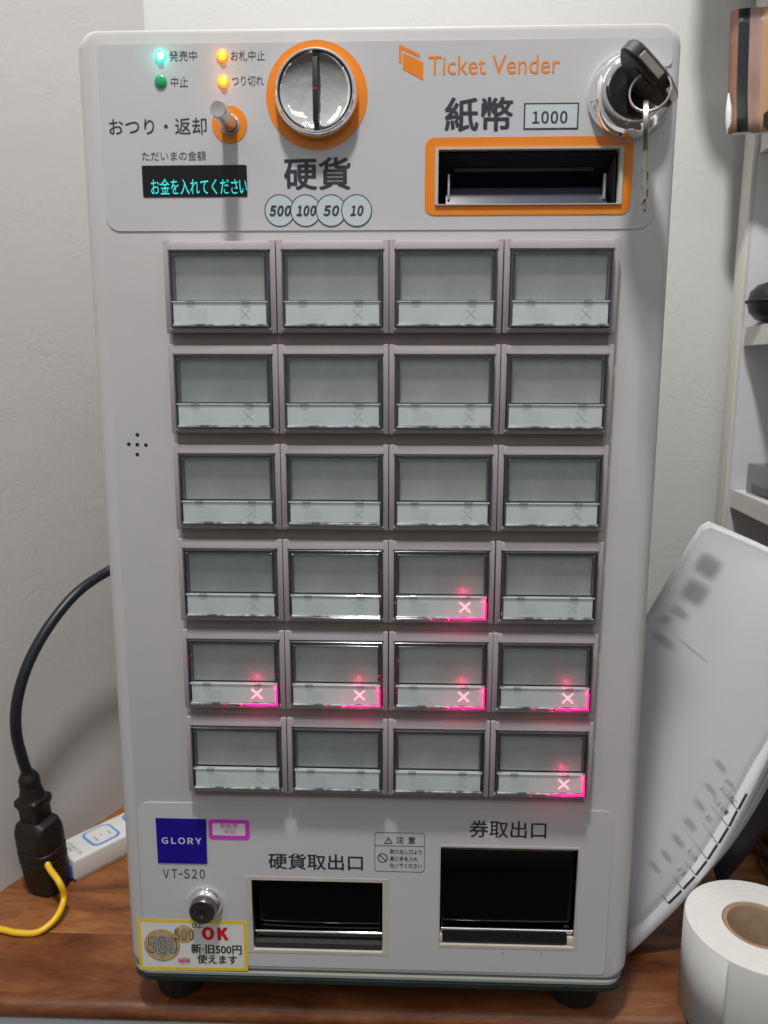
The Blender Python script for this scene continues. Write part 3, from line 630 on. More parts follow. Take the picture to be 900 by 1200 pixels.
# ---- button field
PX, PZ = .054, .048465
tops = [.1212 - j * PZ for j in range(6)]
for j, zt in enumerate(tops):
    b = MB(); b.box(-.1062, .1056, -.0022, .0002, zt - .0488 if j < 5 else zt - .0478, zt - .0420, .0003); P(b.build('button_rail', M['rail']))
lit = {(2, 3), (0, 4), (1, 4), (2, 4), (3, 4), (3, 5)}
def button_meshes():
    D = {}
    # frame: flange + raised surround with opening (cover 48 x 36.4, its centre 1.2 mm above cell centre)
    w, h = .02685, .0433; cz = -.0226
    b = MB()
    zc0, zc1 = -.0408, -.0045          # opening bottom / top
    hw = .0240
    # side bars
    for s in (-1, 1): b.box(min(s * hw, s * w), max(s * hw, s * w), -.0056, 0, -h, 0, .0005)
    # top bar, chamfered towards the front; bottom bar
    b.loft([[Vector((x, y, z)) for y, z in ((0, -.0004), (-.0046, -.0004), (-.0052, -.0008), (-.0055, -.0016), (-.0060, -.0040), (-.0060, zc1), (0, zc1))] for x in (-hw - .0006, hw + .0006)])
    b.loft([[Vector((x, y, z)) for y, z in ((0, zc0), (-.0062, zc0), (-.0062, zc0 - .0010), (-.0054, -h + .0004), (0, -h + .0002))] for x in (-hw - .0006, hw + .0006)])
    D['selection_button'] = b
    b = MB(); b.box(-hw + .0024, hw - .0024, -.0046, -.0036, zc0 + .0128, zc1 - .0026, .0002, 1); D['backing_panel'] = b
    b = MB(); b.box(-hw + .0004, hw - .0004, -.0026, -.0018, zc0 + .0004, zc1 - .0004); D['button_well'] = b
    b = MB(); b.box(-hw + .0016, hw - .0016, -.0074, -.0066, zc0 + .0018, zc0 + .0116, .00015, 1); D['price_card'] = b
    # clear cover: front window + rim walls
    b = MB(); b.box(-hw + .0003, hw - .0003, -.0090, -.0084, zc0 + .0003, zc1 - .0003, .00025); D['clear_cover'] = b
    b = MB(); t = .0011
    for x0, x1, z0, z1 in ((-hw + .0002, -hw + t, zc0 + .0002, zc1 - .0002), (hw - t, hw - .0002, zc0 + .0002, zc1 - .0002), (-hw + t, hw - t, zc1 - t, zc1 - .0002), (-hw + t, hw - t, zc0 + .0002, zc0 + .0008)):
        b.box(x0, x1, -.0083, -.0005, z0, z1, .0002, 1)
    for s in (-1, 1): b.box(min(s * (hw - .0023), s * (hw - .0019)), max(s * (hw - .0023), s * (hw - .0019)), -.0083, -.0050, zc0 + .0130, zc1 - .0022, .0001, 1)
    b.box(-hw + .0023, hw - .0023, -.0083, -.0050, zc1 - .0025, zc1 - .0021, .0001, 1)
    for s in (-1, 1):   # corner pegs
        b.lathe([(.0007, 0), (.0007, .0005), (.0004, .0008)], (s * (hw - .0024), -.0076, zc1 - .0026), '-y', 10)
    D['cover_rim'] = b
    b = MB(); b.box(-hw + .0011, hw - .0011, -.0081, -.0062, zc0 + .0009, zc0 + .0017, .0002, 1); D['lower_lip'] = b
    b = MB(); b.box(-hw + .0009, hw - .0009, -.0079, -.0052, zc0 + .0117, zc0 + .0124, .0002, 1); D['card_shelf'] = b
    b = MB(); b.box(-.0021, .0021, -.0082, -.0070, zc0 + .0111, zc0 + .0128, .0003, 1); D['card_clip'] = b
    b = MB(); x, z, l, t = .0121, zc0 + .0068, .0026, .0003
    for s in (-1, 1):
        Mx = Matrix.Translation((x, 0, z)) @ Matrix.Rotation(math.radians(45 * s), 4, 'Y'); b.box(-l * 1.3, l * 1.3, -.0075 - .00003 * (s + 1), -.00742 - .00003 * (s + 1), -t, t, 0, 1, Mx)
    D['cross_mark'] = b
    b = MB(); b.box(-.0155, -.0062, -.00744, -.00742, zc0 + .0038, zc0 + .0092); D['faint_print'] = b
    return D
smooth = {}
base_meshes = None
def mesh_of(b, name, m, sm=35):
    o = b.build(name, m, None, sm); me = o.data; bpy.data.objects.remove(o); return me
D = button_meshes(); mats = dict(selection_button='mauve', button_well='well', backing_panel='panel', price_card='card', clear_cover='clear', cover_rim='clearedge', lower_lip='clearlip', card_shelf='shelfglint', card_clip='clearedge', cross_mark='cardedge', faint_print='cardprint')
ME = {k: mesh_of(v, k, M[mats[k]]) for k, v in D.items()}
me_lit = ME['cross_mark'].copy(); me_lit.materials[0] = M['cross']
# thicker strokes for the lit cross
b = MB()
for s in (-1, 1):
    Mx = Matrix.Translation((.0121, 0, -.034)) @ Matrix.Rotation(math.radians(45 * s), 4, 'Y'); b.box(-.0037, .0037, -.0077 - .0001 * (s + 1), -.0075 - .0001 * (s + 1), -.00036, .00036, .0001, 1, Mx)
me_lit = mesh_of(b, 'cross_mark', M['cross'])
b = MB(); b.box(.0060, .0228, -.0083, -.0072, -.0404, -.0392, .0002, 1); b.box(.0222, .0230, -.0083, -.0072, -.0404, -.0310, .0002, 1)
me_guide = mesh_of(b, 'light_guide', mat('lit light guide', (.6, .05, .2), .3, emit=(1, .010, .22), estr=2.0))
proto = None
def fullcopy(name, me, par, loc=(0, 0, 0)):
    o = bpy.data.objects.new(name, me); COL.objects.link(o); o.parent = par; o.location = loc; return o
def pt(name, loc, e, par, col=(1, .012, .14), rad=.0007):
    l = bpy.data.lights.new(name, 'POINT'); l.energy = e; l.color = col; l.shadow_soft_size = rad
    o = bpy.data.objects.new(name, l); COL.objects.link(o); o.parent = par; o.location = loc
for j, zt in enumerate(tops):
    for i in range(4):
        x = (i - 1.5) * PX
        o = bpy.data.objects.new('selection_button', ME['selection_button']); COL.objects.link(o)
        o.parent = vm; o.location = Vector((x + random.uniform(-.00015, .00015), -.0006, zt)) - vm.location
        o.rotation_euler = (random.uniform(-.003, .003), random.uniform(-.002, .002), random.uniform(-.004, .004))
        for k in ('button_well', 'backing_panel', 'price_card', 'clear_cover', 'cover_rim', 'lower_lip', 'card_shelf', 'faint_print'):
            q = fullcopy(k, ME[k], o)
            if k == 'price_card': q.location = (random.uniform(-.0003, .0003), 0, random.uniform(-.00015, .00015))
            if k == 'clear_cover': q.rotation_euler = (random.uniform(-.012, .012), 0, random.uniform(-.012, .012)); q.location = (0, 0, 0)
        for cx_ in (-.0141, .0126): fullcopy('card_clip', ME['card_clip'], o, (cx_, 0, 0))
        if (i, j) in lit:
            q = fullcopy('cross_mark', me_lit, o); q['label'] = 'glowing red cross'; o['label'] = 'button showing a glowing red cross'
            q = fullcopy('light_guide', me_guide, o); q['label'] = 'light guide glowing magenta red'
            pt('button_glow', (.0116, -.0081, -.0270), .0008, o, rad=.0006)
            pt('button_glow', (.0040, -.00825, -.0402), .0012, o, rad=.0003)
            pt('button_glow', (-.0050, -.00825, -.0402), .0004, o, rad=.0003); pt('button_glow', (.0130, -.0110, -.0425), .0009, o, rad=.001)
            pt('button_glow', (.0226, -.0079, -.0300), .0003, o, rad=.0003)
        else: fullcopy('cross_mark', ME['cross_mark'], o)

# ---- upper lock and its keys
c = at(737, 113, 0); LX, LZ = c.x, c.z
b = MB(); b.lathe([(.0196, 0), (.0196, .0003), (.0192, .0004)], (LX, -T, LZ), '-y', 64); P(b.build('lock_washer', M['housing'], None, 40))
b = MB(); b.lathe([(.0190, 0), (.0190, .0012), (.0182, .0030), (.0166, .0062), (.0150, .0082), (.0136, .0090), (.0118, .0088)], (LX, -T - .0005, LZ), '-y', 72); lk1 = P(b.build('upper_lock', M['chrome'], None, 40))
b = MB(); b.lathe([(.0118, .0080), (.0118, .0100), (.0113, .0106), (.0108, .0104), (.002, .0102)], (LX, -T, LZ), '-y', 56); b.build('lock_cylinder', M['black'], lk1, 40)
# key in the lock: blade along -y, flat head seen on its edge
kb = Vector((LX + .0004, -.0108, LZ + .0006))
U = Vector((.72, .05, -.69)).normalized(); F = Vector((-.10, -1, .01)); F = (F - U * F.dot(U)).normalized(); N = U.cross(F)
K = Matrix((U, F, N)).transposed().to_4x4(); K.translation = kb
key = tag(empty('lock_key', kb), 'black headed key stuck in the upper chrome lock', 'key')
outline = [(-.0050, 0), (-.0060, .006), (-.0110, .0100), (-.0155, .0150), (-.0172, .0205), (-.0160, .0250), (-.0130, .0275), (-.0095, .0282), (.0045, .0282), (.0095, .0268), (.0165, .0215), (.0172, .0180), (.0150, .0125), (.0105, .0085), (.0060, .005), (.0050, 0)]
b = MB(); th = .0033
b.loft([[K @ Vector((x * s, .014 + (y - .014) * s, z)) for x, y in outline] for s, z in ((.84, -th), (.91, -th * .65), (.91, th * .65), (.84, th))])
kh = local(b.build('key_head', M['black'], None, 30), key)
b = MB(); b.box(-.0080, .0040, .0268, .0273, -.0017, .0017, .0002, 1, K)
local(b.build('key_nameplate', M['nickel'], None, 0), key)
b = MB(); b.box(0, .0078, 0, .0005, -.0017, .0017, .0002, 1, K @ Matrix.Translation((.0092, .0254, 0)) @ Matrix.Rotation(math.radians(-37), 4, 'Z'))
local(b.build('key_nameplate', M['nickel'], None, 0), key)
b = MB(); b.box(-.0060, .0060, .010, .022, -th - .0004, -th, .0004, 1, K); b.box(-.0060, .0060, .010, .022, th, th + .0004, .0004, 1, K); local(b.build('key_inset', mat('inset plastic', (.03, .028, .026), .3), None, 0), key)
b = MB(); b.box(-.004, .004, -.012, .001, -.0011, .0011, .0002, 1, K); local(b.build('key_blade', M['nickel'], None, 0), key)
# split ring through the head, spare key on it
rc = at(762, 107, -.0345)
rn = Vector((-.35, -.9, .15)).normalized()
b = MB(); b.torus(rc + rn * .0003, .0082, .00042, rn); b.torus(rc - rn * .0005, .0082, .00042, rn)
tag(b.build('key_ring', M['nickel'], None, 60), 'thin metal split ring hanging from the black key head', 'key ring')
t0 = at(757.2, 117.5, -.0375); t1 = at(755, 248, -.0375)
L = (t0 - t1).length; zd = (t0 - t1).normalized(); yd = CAM - (t0 + t1) / 2; yd = (yd - zd * yd.dot(zd)).normalized(); xd = yd.cross(zd)
K2 = Matrix((xd, yd, zd)).transposed().to_4x4(); K2.translation = t1
sk = tag(empty('spare_key', t1), 'bare metal spare key hanging edge on from the split ring', 'key')
b = MB(); b.lathe([(.0100, -.0011), (.0104, -.0008), (.0104, .0008), (.0100, .0011)], K2 @ Vector((0, 0, L - .0108)), xd, 32)
local(b.build('key_bow', M['nickel'], None, 30), sk)
b = MB(); b.box(-.0009, .0009, -.0042, .0042, .004, L - .018, .0003, 1, K2)
z = .0025
b.box(-.0009, .0009, -.003, .002, 0, .004, .0006, 1, K2)
local(b.build('key_blade', M['nickel'], None, 0), sk)
for k in range(5):
    b = MB(); b.box(-.0013 if k % 2 else .0004, -.0004 if k % 2 else .0013, -.0046, .0040, .003 + k * .0034, .0046 + k * .0034, .0001, 1, K2)
    local(b.build('key_tooth', M['black'] if k % 2 else M['nickel'], None, 0), sk)

# ------------------------------------------------------------------ power cord, adapter, strip
def spline(pts, n=12):
    out = []; P_ = [Vector(p) for p in pts]; P_ = [P_[0] * 2 - P_[1]] + P_ + [P_[-1] * 2 - P_[-2]]
    for i in range(1, len(P_) - 2):
        a, b_, c_, d_ = P_[i - 1:i + 3]
        for k in range(n):
            t = k / n; out.append(.5 * ((2 * b_) + (-a + c_) * t + (2 * a - 5 * b_ + 4 * c_ - d_) * t * t + (-a + 3 * b_ - 3 * c_ + d_) * t ** 3))
    return out + [P_[-2]]
def onwall(px, py, off):
    d = RIGHT * ((px - 450) / 900) - UP * ((py - 600) / 900) - BACK; o = LW + ln * off
    return CAM + d * (ln.dot(o - CAM) / ln.dot(d))
cord = tag(empty('mains_lead', onwall(34, 900, .03)), 'thick black power cord arching down along the left wall behind the machine', 'power cord')
path = [Vector((-.125, .2, -.055))] + [onwall(x, y, o) for x, y, o in ((131, 667, .040), (92, 693, .036), (58, 733, .033), (33, 778, .030), (20, 822, .028), (19, 858, .027), (26, 888, .027), (32, 906, .027))]
path = [onwall(165, 652, .055)] + path[1:]
b = MB(); b.tube(spline(path, 10), .0037, 16); local(b.build('cable', M['cable'], None, 60), cord)
AB = at(58, 1040, z=DZ)      # where the adapter stands
top = onwall(33, 908, .027)
ax = (AB + Vector((.0, .0, .001)) - top); LT = ax.length; ax.normalize()
def along(t): return top + ax * t
b = MB(); b.tube([along(-.002), along(.002), along(.0035), along(.0052), along(.007), along(.0085), along(.0105), along(.012), along(.017)], [.0048, .0068, .0072, .0066, .0072, .0066, .0073, .0075, .0088], 20)
local(b.build('strain_relief', M['rubber'], None, 40), cord)
wd = Vector((.93, -.30, 0)); wd = (wd - ax * wd.dot(ax)).normalized(); dd = ax.cross(wd)
def sqloop(t, hx, hy, r=.25, n=4, off=Vector((0, 0, 0))):
    c = along(t) + off; hx *= .76; hy *= .76; return [c + wd * x + dd * y for x, y in rr(-hx, -hy, hx, hy, min(hx, hy) * r, n)]
b = MB(); b.loft([sqloop(.0165, .0105, .0095), sqloop(.018, .0125, .0115), sqloop(.0215, .0130, .0118), sqloop(.0235, .0118, .0105), sqloop(.026, .0108, .0096), sqloop(.044, .0112, .0098)])
local(b.build('connector', M['rubber'], None, 35), cord)
ad = tag(empty('plug_adapter', AB), 'chunky black plug adapter with a yellow earth wire beside the power strip', 'plug adapter')
b = MB(); b.loft([sqloop(.034, .0110, .0105, .5), sqloop(.037, .0165, .0135, .5), sqloop(.043, .0185, .0155, .5), sqloop(.055, .0190, .0165, .6), sqloop(.0555, .0182, .0158, .6), sqloop(.057, .0182, .0158, .6), sqloop(.0575, .0192, .0166, .6), sqloop(.0625, .0192, .0166, .6), sqloop(.063, .0184, .016, .6), sqloop(.0645, .0184, .016, .6), sqloop(.065, .0190, .0165, .6), sqloop(LT - .006, .0178, .0155, .7), sqloop(LT, .0150, .0130, .8)])
local(b.build('adapter_body', M['rubber'], None, 35), ad)
def wv(px, py, off): return at(px, py, z=DZ + off)
s0 = at(58.5, 1018.5, y=AB.y - .0175)
wire = [s0 + Vector((-.004, .004, .003)), s0, at(70, 1035, y=AB.y - .026), wv(75, 1052, .012), wv(66, 1075, .006), wv(45, 1092, .0024), wv(20, 1093, .0023), wv(0, 1089, .0023), wv(-40, 1085, .0023)]
b = MB(); b.tube(spline(wire, 10), .0021, 12); local(b.build('earth_wire', M['earth'], None, 60), ad)

A = at(88, 1036, z=DZ); sd = Vector((.634, .773, 0)).normalized(); sp = Vector((-sd.y, sd.x, 0))
ps = tag(empty('power_strip', A), 'white power strip with blue ringed outlets lying behind the machine', 'power strip')
SM = Matrix((sd, sp, Vector((0, 0, 1)))).transposed().to_4x4(); SM.translation = Vector((A.x, A.y, DZ))
SW, SH, SL = .030, .0185, .150
b = MB(); b.box(0, SL, 0, SW, .0022, SH, .0016, 3, SM); local(b.build('strip_casing', M['strip']), ps)
b = MB(); b.box(.002, SL - .002, .0012, SW - .001, .0004, .0021, 0, 1, SM); local(b.build('strip_base', M['strip']), ps)
for k in range(3):
    cx = .030 + k * .0335
    def RO(x0, y0, x1, y1, r, zz0, zz1, inner=None):
        lo = [[SM @ Vector((x, y, z)) for x, y in rr(x0, y0, x1, y1, r, 5)] for z in (zz0, zz1)]; b = MB(); b.loft(lo); return b
    local(RO(cx - .0115, .0035, cx + .0115, .0265, .0055, SH - .0003, SH + .0002).build('outlet_ring', M['stripblue'], None, 0), ps)
    local(RO(cx - .0097, .0053, cx + .0097, .0247, .0042, SH - .0003, SH + .0005).build('outlet_face', M['strip'], None, 0), ps)
    b = MB(); b.box(cx - .006, cx - .0052, .009, .0155, SH + .0005, SH + .0007, 0, 1, SM); b.box(cx + .0052, cx + .006, .0105, .0155, SH + .0005, SH + .0007, 0, 1, SM); b.lathe([(.0007, 0), (.0007, .0002)], SM @ Vector((cx - .0005, .0145, SH + .0005)), 'z', 10)
    local(b.build('outlet_slots', M['greyprint'], None, 0), ps)
b = MB(); b.box(-.0020, .0004, .003, .024, .003, .0135, .0008, 2, SM); local(b.build('end_socket', M['stripplug']), ps)
Mt = SM @ Matrix.Translation((.0072, SW - .006, SH + .0001)) @ Matrix.Rotation(math.radians(-90), 4, 'Z')
local(text('DC-SPOT C20', None, M['greyprint'], None, M4=Mt, scaled=(0, 0, .020, .0022), bold=.2), ps)
local(text('AC100V', None, M['greyprint'], None, M4=SM @ Matrix.Translation((.0042, SW - .006, SH + .0001)) @ Matrix.Rotation(math.radians(-90), 4, 'Z'), scaled=(0, 0, .012, .002), bold=.2), ps)

# ------------------------------------------------------------------ papers in a sleeve, leaning beside the machine
def bez(pts, t):
    pts = [Vector(p) for p in pts]
    while len(pts) > 1: pts = [a.lerp(b_, t) for a, b_ in zip(pts, pts[1:])]
    return pts[0]
def polyline(pts, t):
    pts = [Vector(p) for p in pts]; L = [0]
    for a, b_ in zip(pts, pts[1:]): L.append(L[-1] + (b_ - a).length)
    s = t * L[-1]
    for i in range(len(pts) - 1):
        if s <= L[i + 1] + 1e-9: return pts[i].lerp(pts[i + 1], (s - L[i]) / max(L[i + 1] - L[i], 1e-9))
    return pts[-1]
EBpx = spline([Vector((x, y, 0)) for x, y in ((734, 1121), (770, 1087), (802, 1055), (830, 1018), (856, 975), (884, 922), (910, 868), (940, 800))], 8)
ETpx = [Vector((x, y, 0)) for x, y in ((722, 830), (742, 742), (756, 724), (784, 677), (823, 613), (827, 610), (831, 611), (880, 632), (940, 660))]
PA, PB, PC = at(737, 1119, y=.054), at(910, 868, y=.052), at(822, 612, y=.118)
PN = (PB - PA).cross(PC - PA).normalized()
if PN.y > 0: PN = -PN
def patch(u, v):
    a = polyline(EBpx, u); c_ = polyline(ETpx, u); q = a.lerp(c_, v)
    d = RIGHT * ((q.x - 450) / 900) - UP * ((q.y - 600) / 900) - BACK
    p = CAM + d * (PN.dot(PA - CAM) / PN.dot(d))
    return p + PN * .004 * math.sin(math.pi * min(v * 1.1, 1)) 
def patchmesh(name, m, par, off=(0, 0, 0), u0=0, u1=1, v0=0, v1=1, nu=28, nv=24, slide=None, th=.00012):
    b = MB(); off = Vector(off); g = []
    for j in range(nv + 1):
        row = []
        for i in range(nu + 1):
            u, v = u0 + (u1 - u0) * i / nu, v0 + (v1 - v0) * j / nv
            p = patch(u, v) + off
            if slide: p = p + slide(u, v)
            p.z = max(p.z, DZ + .0003); row.append(b.bm.verts.new(p))
        g.append(row)
    for j in range(nv):
        for i in range(nu): b.bm.faces.new((g[j][i], g[j][i + 1], g[j + 1][i + 1], g[j + 1][i]))
    bmesh.ops.recalc_face_normals(b.bm, faces=b.bm.faces)
    o = b.build(name, m, None, 80); md = o.modifiers.new('thickness', 'SOLIDIFY'); md.thickness = th; md.offset = 0
    return local(o, par)
fold = tag(empty('clear_file', at(738, 1118, z=DZ)), 'clear plastic file holding a curled stack of white printed sheets leaning beside the machine', 'file')
top_sheet = patchmesh('printed_sheet', M['paper'], fold)
for k in range(1, 8):
    kk = k
    patchmesh('sheet', M['paper'] if k % 3 else M['papershade'], fold, off=(0, .0001 * k, 0), slide=lambda u, v, kk=kk: (Vector((.0031, .0012, -.0020)) * (kk + .35 * math.sin(kk * 2.3)) * (.20 + .85 * math.sin(min(u * 2.2, 1.5))) + Vector((0, .0026 * kk, 0))) * (1 - v))
patchmesh('sleeve', M['frost'], fold, off=(-.0006, -.0022, .0006), u0=0, u1=1, v0=.09, v1=.998, slide=lambda u, v: Vector((0, -.001, 0)) * v)
bkf = tag(empty('black_folder', at(860, 1000, y=.09)), 'black folder leaning behind the curled white sheets', 'folder')
patchmesh('cover', M['folder'], bkf, off=(.004, .012, -.004), u0=.30, v0=0, v1=.7, slide=lambda u, v: Vector((.036, .022, -.024)) * (1 - v) * (.3 + u), th=.002)
# prints on the top sheet: raycast onto the surface
dg = bpy.context.evaluated_depsgraph_get(); dg.update()
bv = BVHTree.FromPolygons([fold.matrix_world @ (top_sheet.matrix_parent_inverse @ v.co) if False else v.co for v in top_sheet.data.vertices], [tuple(p.vertices) for p in top_sheet.data.polygons])
def onsheet(px, py, lift=.00025):
    d = (RIGHT * ((px - 450) / 900) - UP * ((py - 600) / 900) - BACK).normalized()
    h = bv.ray_cast(CAM, d)
    if h[0] is None: return None
    n = h[1] if h[1].dot(d) < 0 else -h[1]
    return h[0] + n * lift
def quad(name, pts, m, lift=.0003, par=fold, sub_=4):
    b = MB(); uvs = []
    grid = [[None] * (sub_ + 1) for _ in range(sub_ + 1)]
    P2 = [Vector((p[0], p[1])) for p in pts]
    for j in range(sub_ + 1):
        for i in range(sub_ + 1):
            s_, t_ = i / sub_, j / sub_; q = P2[0].lerp(P2[1], s_).lerp(P2[3].lerp(P2[2], s_), t_); w = onsheet(q.x, q.y, lift)
            if w is None: return
            grid[j][i] = (b.bm.verts.new(w), (s_, t_))
    uvl = b.bm.loops.layers.uv.new('UVMap')
    for j in range(sub_):
        for i in range(sub_):
            c4 = (grid[j][i], grid[j][i + 1], grid[j + 1][i + 1], grid[j + 1][i]); f = b.bm.faces.new([c[0] for c in c4])
            for l_, c in zip(f.loops, c4): l_[uvl].uv = c[1]
    return local(b.build(name, M[m], None, 0), par)
Z3 = lambda x, y: (730 + x / 3.53, 860 + y / 3.53)
bars = [((190, 700), (243, 648)), ((250, 641), (297, 590)), ((303, 583), (347, 525)), ((352, 518), (390, 458)), ((397, 452), (435, 388)), ((440, 382), (472, 318)), ((478, 311), (512, 247))]
for a, c_ in bars:
    a2, c2 = Vector(Z3(*a)), Vector(Z3(*c_)); d = (c2 - a2).normalized(); n_ = Vector((d.y, -d.x)) * 1.5
    quad('printed_bar', [a2 - n_, c2 - n_, c2 + n_, a2 + n_], 'ink', sub_=2)
for a, c_ in (((188, 700), (160, 662)), ((245, 640), (205, 583)), ((302, 585), (248, 512)), ((350, 520), (288, 438)), ((393, 456), (328, 366)), ((437, 385), (364, 295)), ((475, 315), (402, 225))):
    a2, c2 = Vector(Z3(*a)), Vector(Z3(*c_)); d = (c2 - a2).normalized(); n_ = Vector((d.y, -d.x)) * .38
    quad('printed_rule', [a2 - n_, c2 - n_, c2 + n_, a2 + n_], 'ink_soft', sub_=2)
def sheettext(body, x, y, w, h, dirv=(.62, .78)):
    c = bpy.data.curves.new('lettering', 'FONT'); c.body = body; c.size = .02; c.extrude = 0; c.offset = .0002
    o = bpy.data.objects.new('t', c); COL.objects.link(o); dg = bpy.context.evaluated_depsgraph_get(); me = bpy.data.meshes.new_from_object(o.evaluated_get(dg)); bpy.data.objects.remove(o)
    xs = [v.co.x for v in me.vertices]; ys_ = [v.co.y for v in me.vertices]; a, b_ = min(xs), min(ys_); sx_, sy_ = max(xs) - a, max(ys_) - b_
    ox, oy = Z3(x, y); d = Vector(dirv).normalized(); up_ = Vector((d.y, -d.x))
    for v in me.vertices:
        q = Vector((ox, oy)) + d * ((v.co.x - a) / sx_ * w) + up_ * ((v.co.y - b_) / sy_ * h); p = onsheet(q.x, q.y, .0003)
        if p is None: return
        v.co = p
    me.materials.clear(); me.materials.append(M['ink_soft']); local(link('lettering', me, None, 0), fold)
sheettext('お使い', 418, 195, 17, 6.5); sheettext('つくために', 400, 222, 26, 6.5); sheettext('になる場', 372, 275, 23, 6.5); sheettext('発行', 336, 345, 11, 6.5); sheettext('を入れ', 262, 488, 16, 6.5); sheettext('よう', 222, 560, 11, 6.5)
def blob(cx, cy, w, h, angd, m='soft_light'):
    a = math.radians(angd); d = Vector((math.cos(a), math.sin(a))) * w / 2; e_ = Vector((-math.sin(a), math.cos(a))) * h / 2; c = Vector((cx, cy))
    quad('blurred_print', [c - d - e_, c + d - e_, c + d + e_, c - d + e_], m, lift=.0004)
for a in ((830, 664, 38, 34, 32, 'soft_dark'), (815, 694, 38, 36, 32, 'soft_dark'), (797, 718, 32, 16, 38), (781, 726, 18, 13, 30), (778, 751, 40, 15, 38), (812, 762, 60, 3.5, 40), (845, 898, 26, 10, 50), (833, 925, 26, 9, 52), (820, 943, 26, 10, 52), (809, 966, 26, 12, 52), (795, 985, 28, 10, 52), (781, 1003, 26, 9, 52), (768, 1016, 24, 9, 52)): blob(*a)

# ------------------------------------------------------------------ paper roll
RX, RY, RR, RH = .2124, .0121, .0399, .058
roll = tag(empty('paper_roll', (RX, RY, DZ)), 'large roll of white ticket paper with a brown cardboard core standing on the desk edge', 'paper roll')
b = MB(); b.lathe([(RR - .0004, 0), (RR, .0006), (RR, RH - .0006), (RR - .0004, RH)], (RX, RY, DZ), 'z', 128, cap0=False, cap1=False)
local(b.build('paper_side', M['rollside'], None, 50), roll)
b = MB(); arc = [math.radians(150 + i * 3) for i in range(26)]      # loose outer end of the paper, lifting a little
b.loft([[Vector((RX + (RR + .00012 + .0009 * max(0, (k - 20) / 5) ** 2) * math.cos(a), RY + (RR + .00012 + .0009 * max(0, (k - 20) / 5) ** 2) * math.sin(a), z)) for k, a in enumerate(arc)] for z in (DZ + .0004, DZ + RH - .0003)], False, False, closed=False)
lo_ = b.build('loose_end', M['rollside'], None, 60); md = lo_.modifiers.new('t', 'SOLIDIFY'); md.thickness = .00012; local(lo_, roll)
b = MB(); prof = [(RR - .0004, 0)]; rnd = random.Random(3)
rads = [RR - .0004 - k * .00085 for k in range(1, 24)]
for k, q in enumerate(rads):
    if q < .0197: break
    prof.append((q, rnd.uniform(-.00012, .00010)))
prof += [(.0196, 0), (.0196, -RH)]
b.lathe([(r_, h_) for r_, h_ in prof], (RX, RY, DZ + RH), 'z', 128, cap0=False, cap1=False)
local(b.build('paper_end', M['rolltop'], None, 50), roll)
b = MB(); b.lathe([(.0196, RH - .0015), (.0199, RH + .0001), (.0197, RH + .0002)], (RX, RY, DZ), 'z', 96, cap0=False, cap1=False); local(b.build('end_marking', M['rolltail'], None, 50), roll)
b = MB(); b.lathe([(.0195, 0), (.0195, RH - .0008), (.0191, RH - .0002), (.0170, RH - .0003), (.0166, RH - .0010), (.0166, 0)], (RX, RY, DZ), 'z', 96, cap0=False, cap1=False)
local(b.build('cardboard_core', M['kraft'], None, 50), roll)

# ------------------------------------------------------------------ wicker basket at the right
bk = tag(empty('wicker_basket', (.372, .15, DZ)), 'dark brown wicker basket at the right edge behind the papers', 'basket')
M['wicker'] = wear(mat('dark wicker', (.13, .05, .018)), (.13, .05, .018), .5, 120, (.25, .4), 600, .0003)
BXc, BYc, BR = .372, .150, .092
for k in range(14):
    b = MB(); zz = DZ + .006 + k * .0075
    pts = []
    for i in range(61):
        a = math.radians(120 + i * 3); r_ = BR + .0035 * math.sin(i * .9 + (k % 2) * math.pi) + k * .0006; pts.append((BXc + r_ * math.cos(a), BYc + r_ * math.sin(a) * .85, zz + .001 * math.sin(i * .45)))
    b.tube(pts, .0036, 8); local(b.build('wicker_strand', M['wicker'], None, 60), bk)
for i in range(16):
    a = math.radians(124 + i * 11); b = MB(); b.tube([(BXc + BR * math.cos(a), BYc + BR * .85 * math.sin(a), DZ + .001), (BXc + (BR + .007) * math.cos(a), BYc + (BR + .007) * .85 * math.sin(a), DZ + .112)], .0030, 8); local(b.build('wicker_stake', M['wicker'], None, 60), bk)

# ------------------------------------------------------------------ shelf unit
su = tag(empty('shelf_unit', (.28, .26, DZ)), 'white shelf unit against the back wall at the right edge', 'shelf unit')
SX = .2745; SYf = .256
b = MB(); b.box(SX + .0018, .62, SYf, SYf + .016, DZ + .0005, .62, .0003)
local(b.build('end_panel', M['shelf']), su)
b = MB(); b.box(SX - .0016, SX + .0016, SYf - .0006, SYf + .0172, DZ + .0005, .62, .0004)
local(b.build('panel_edge', M['shelfedge']), su)
rot = Matrix.Translation((SX + .0030, SYf - .001, 0)) @ Matrix.Rotation(math.radians(-3.2), 4, 'Z')
for zt, th in ((.2415, .017), (.0945, .0145), (-.0365, .0145)):
    b = MB(); b.box(.0012, .33, -.42, -.0004, zt - th, zt, .0003, 1, rot)
    local(b.build('shelf_board', M['shelf']), su)
    b = MB(); b.box(0, .0011, -.42, -.0004, zt - th - .0002, zt + .0002, .0002, 1, rot)
    local(b.build('board_edge', M['shelfedge']), su)
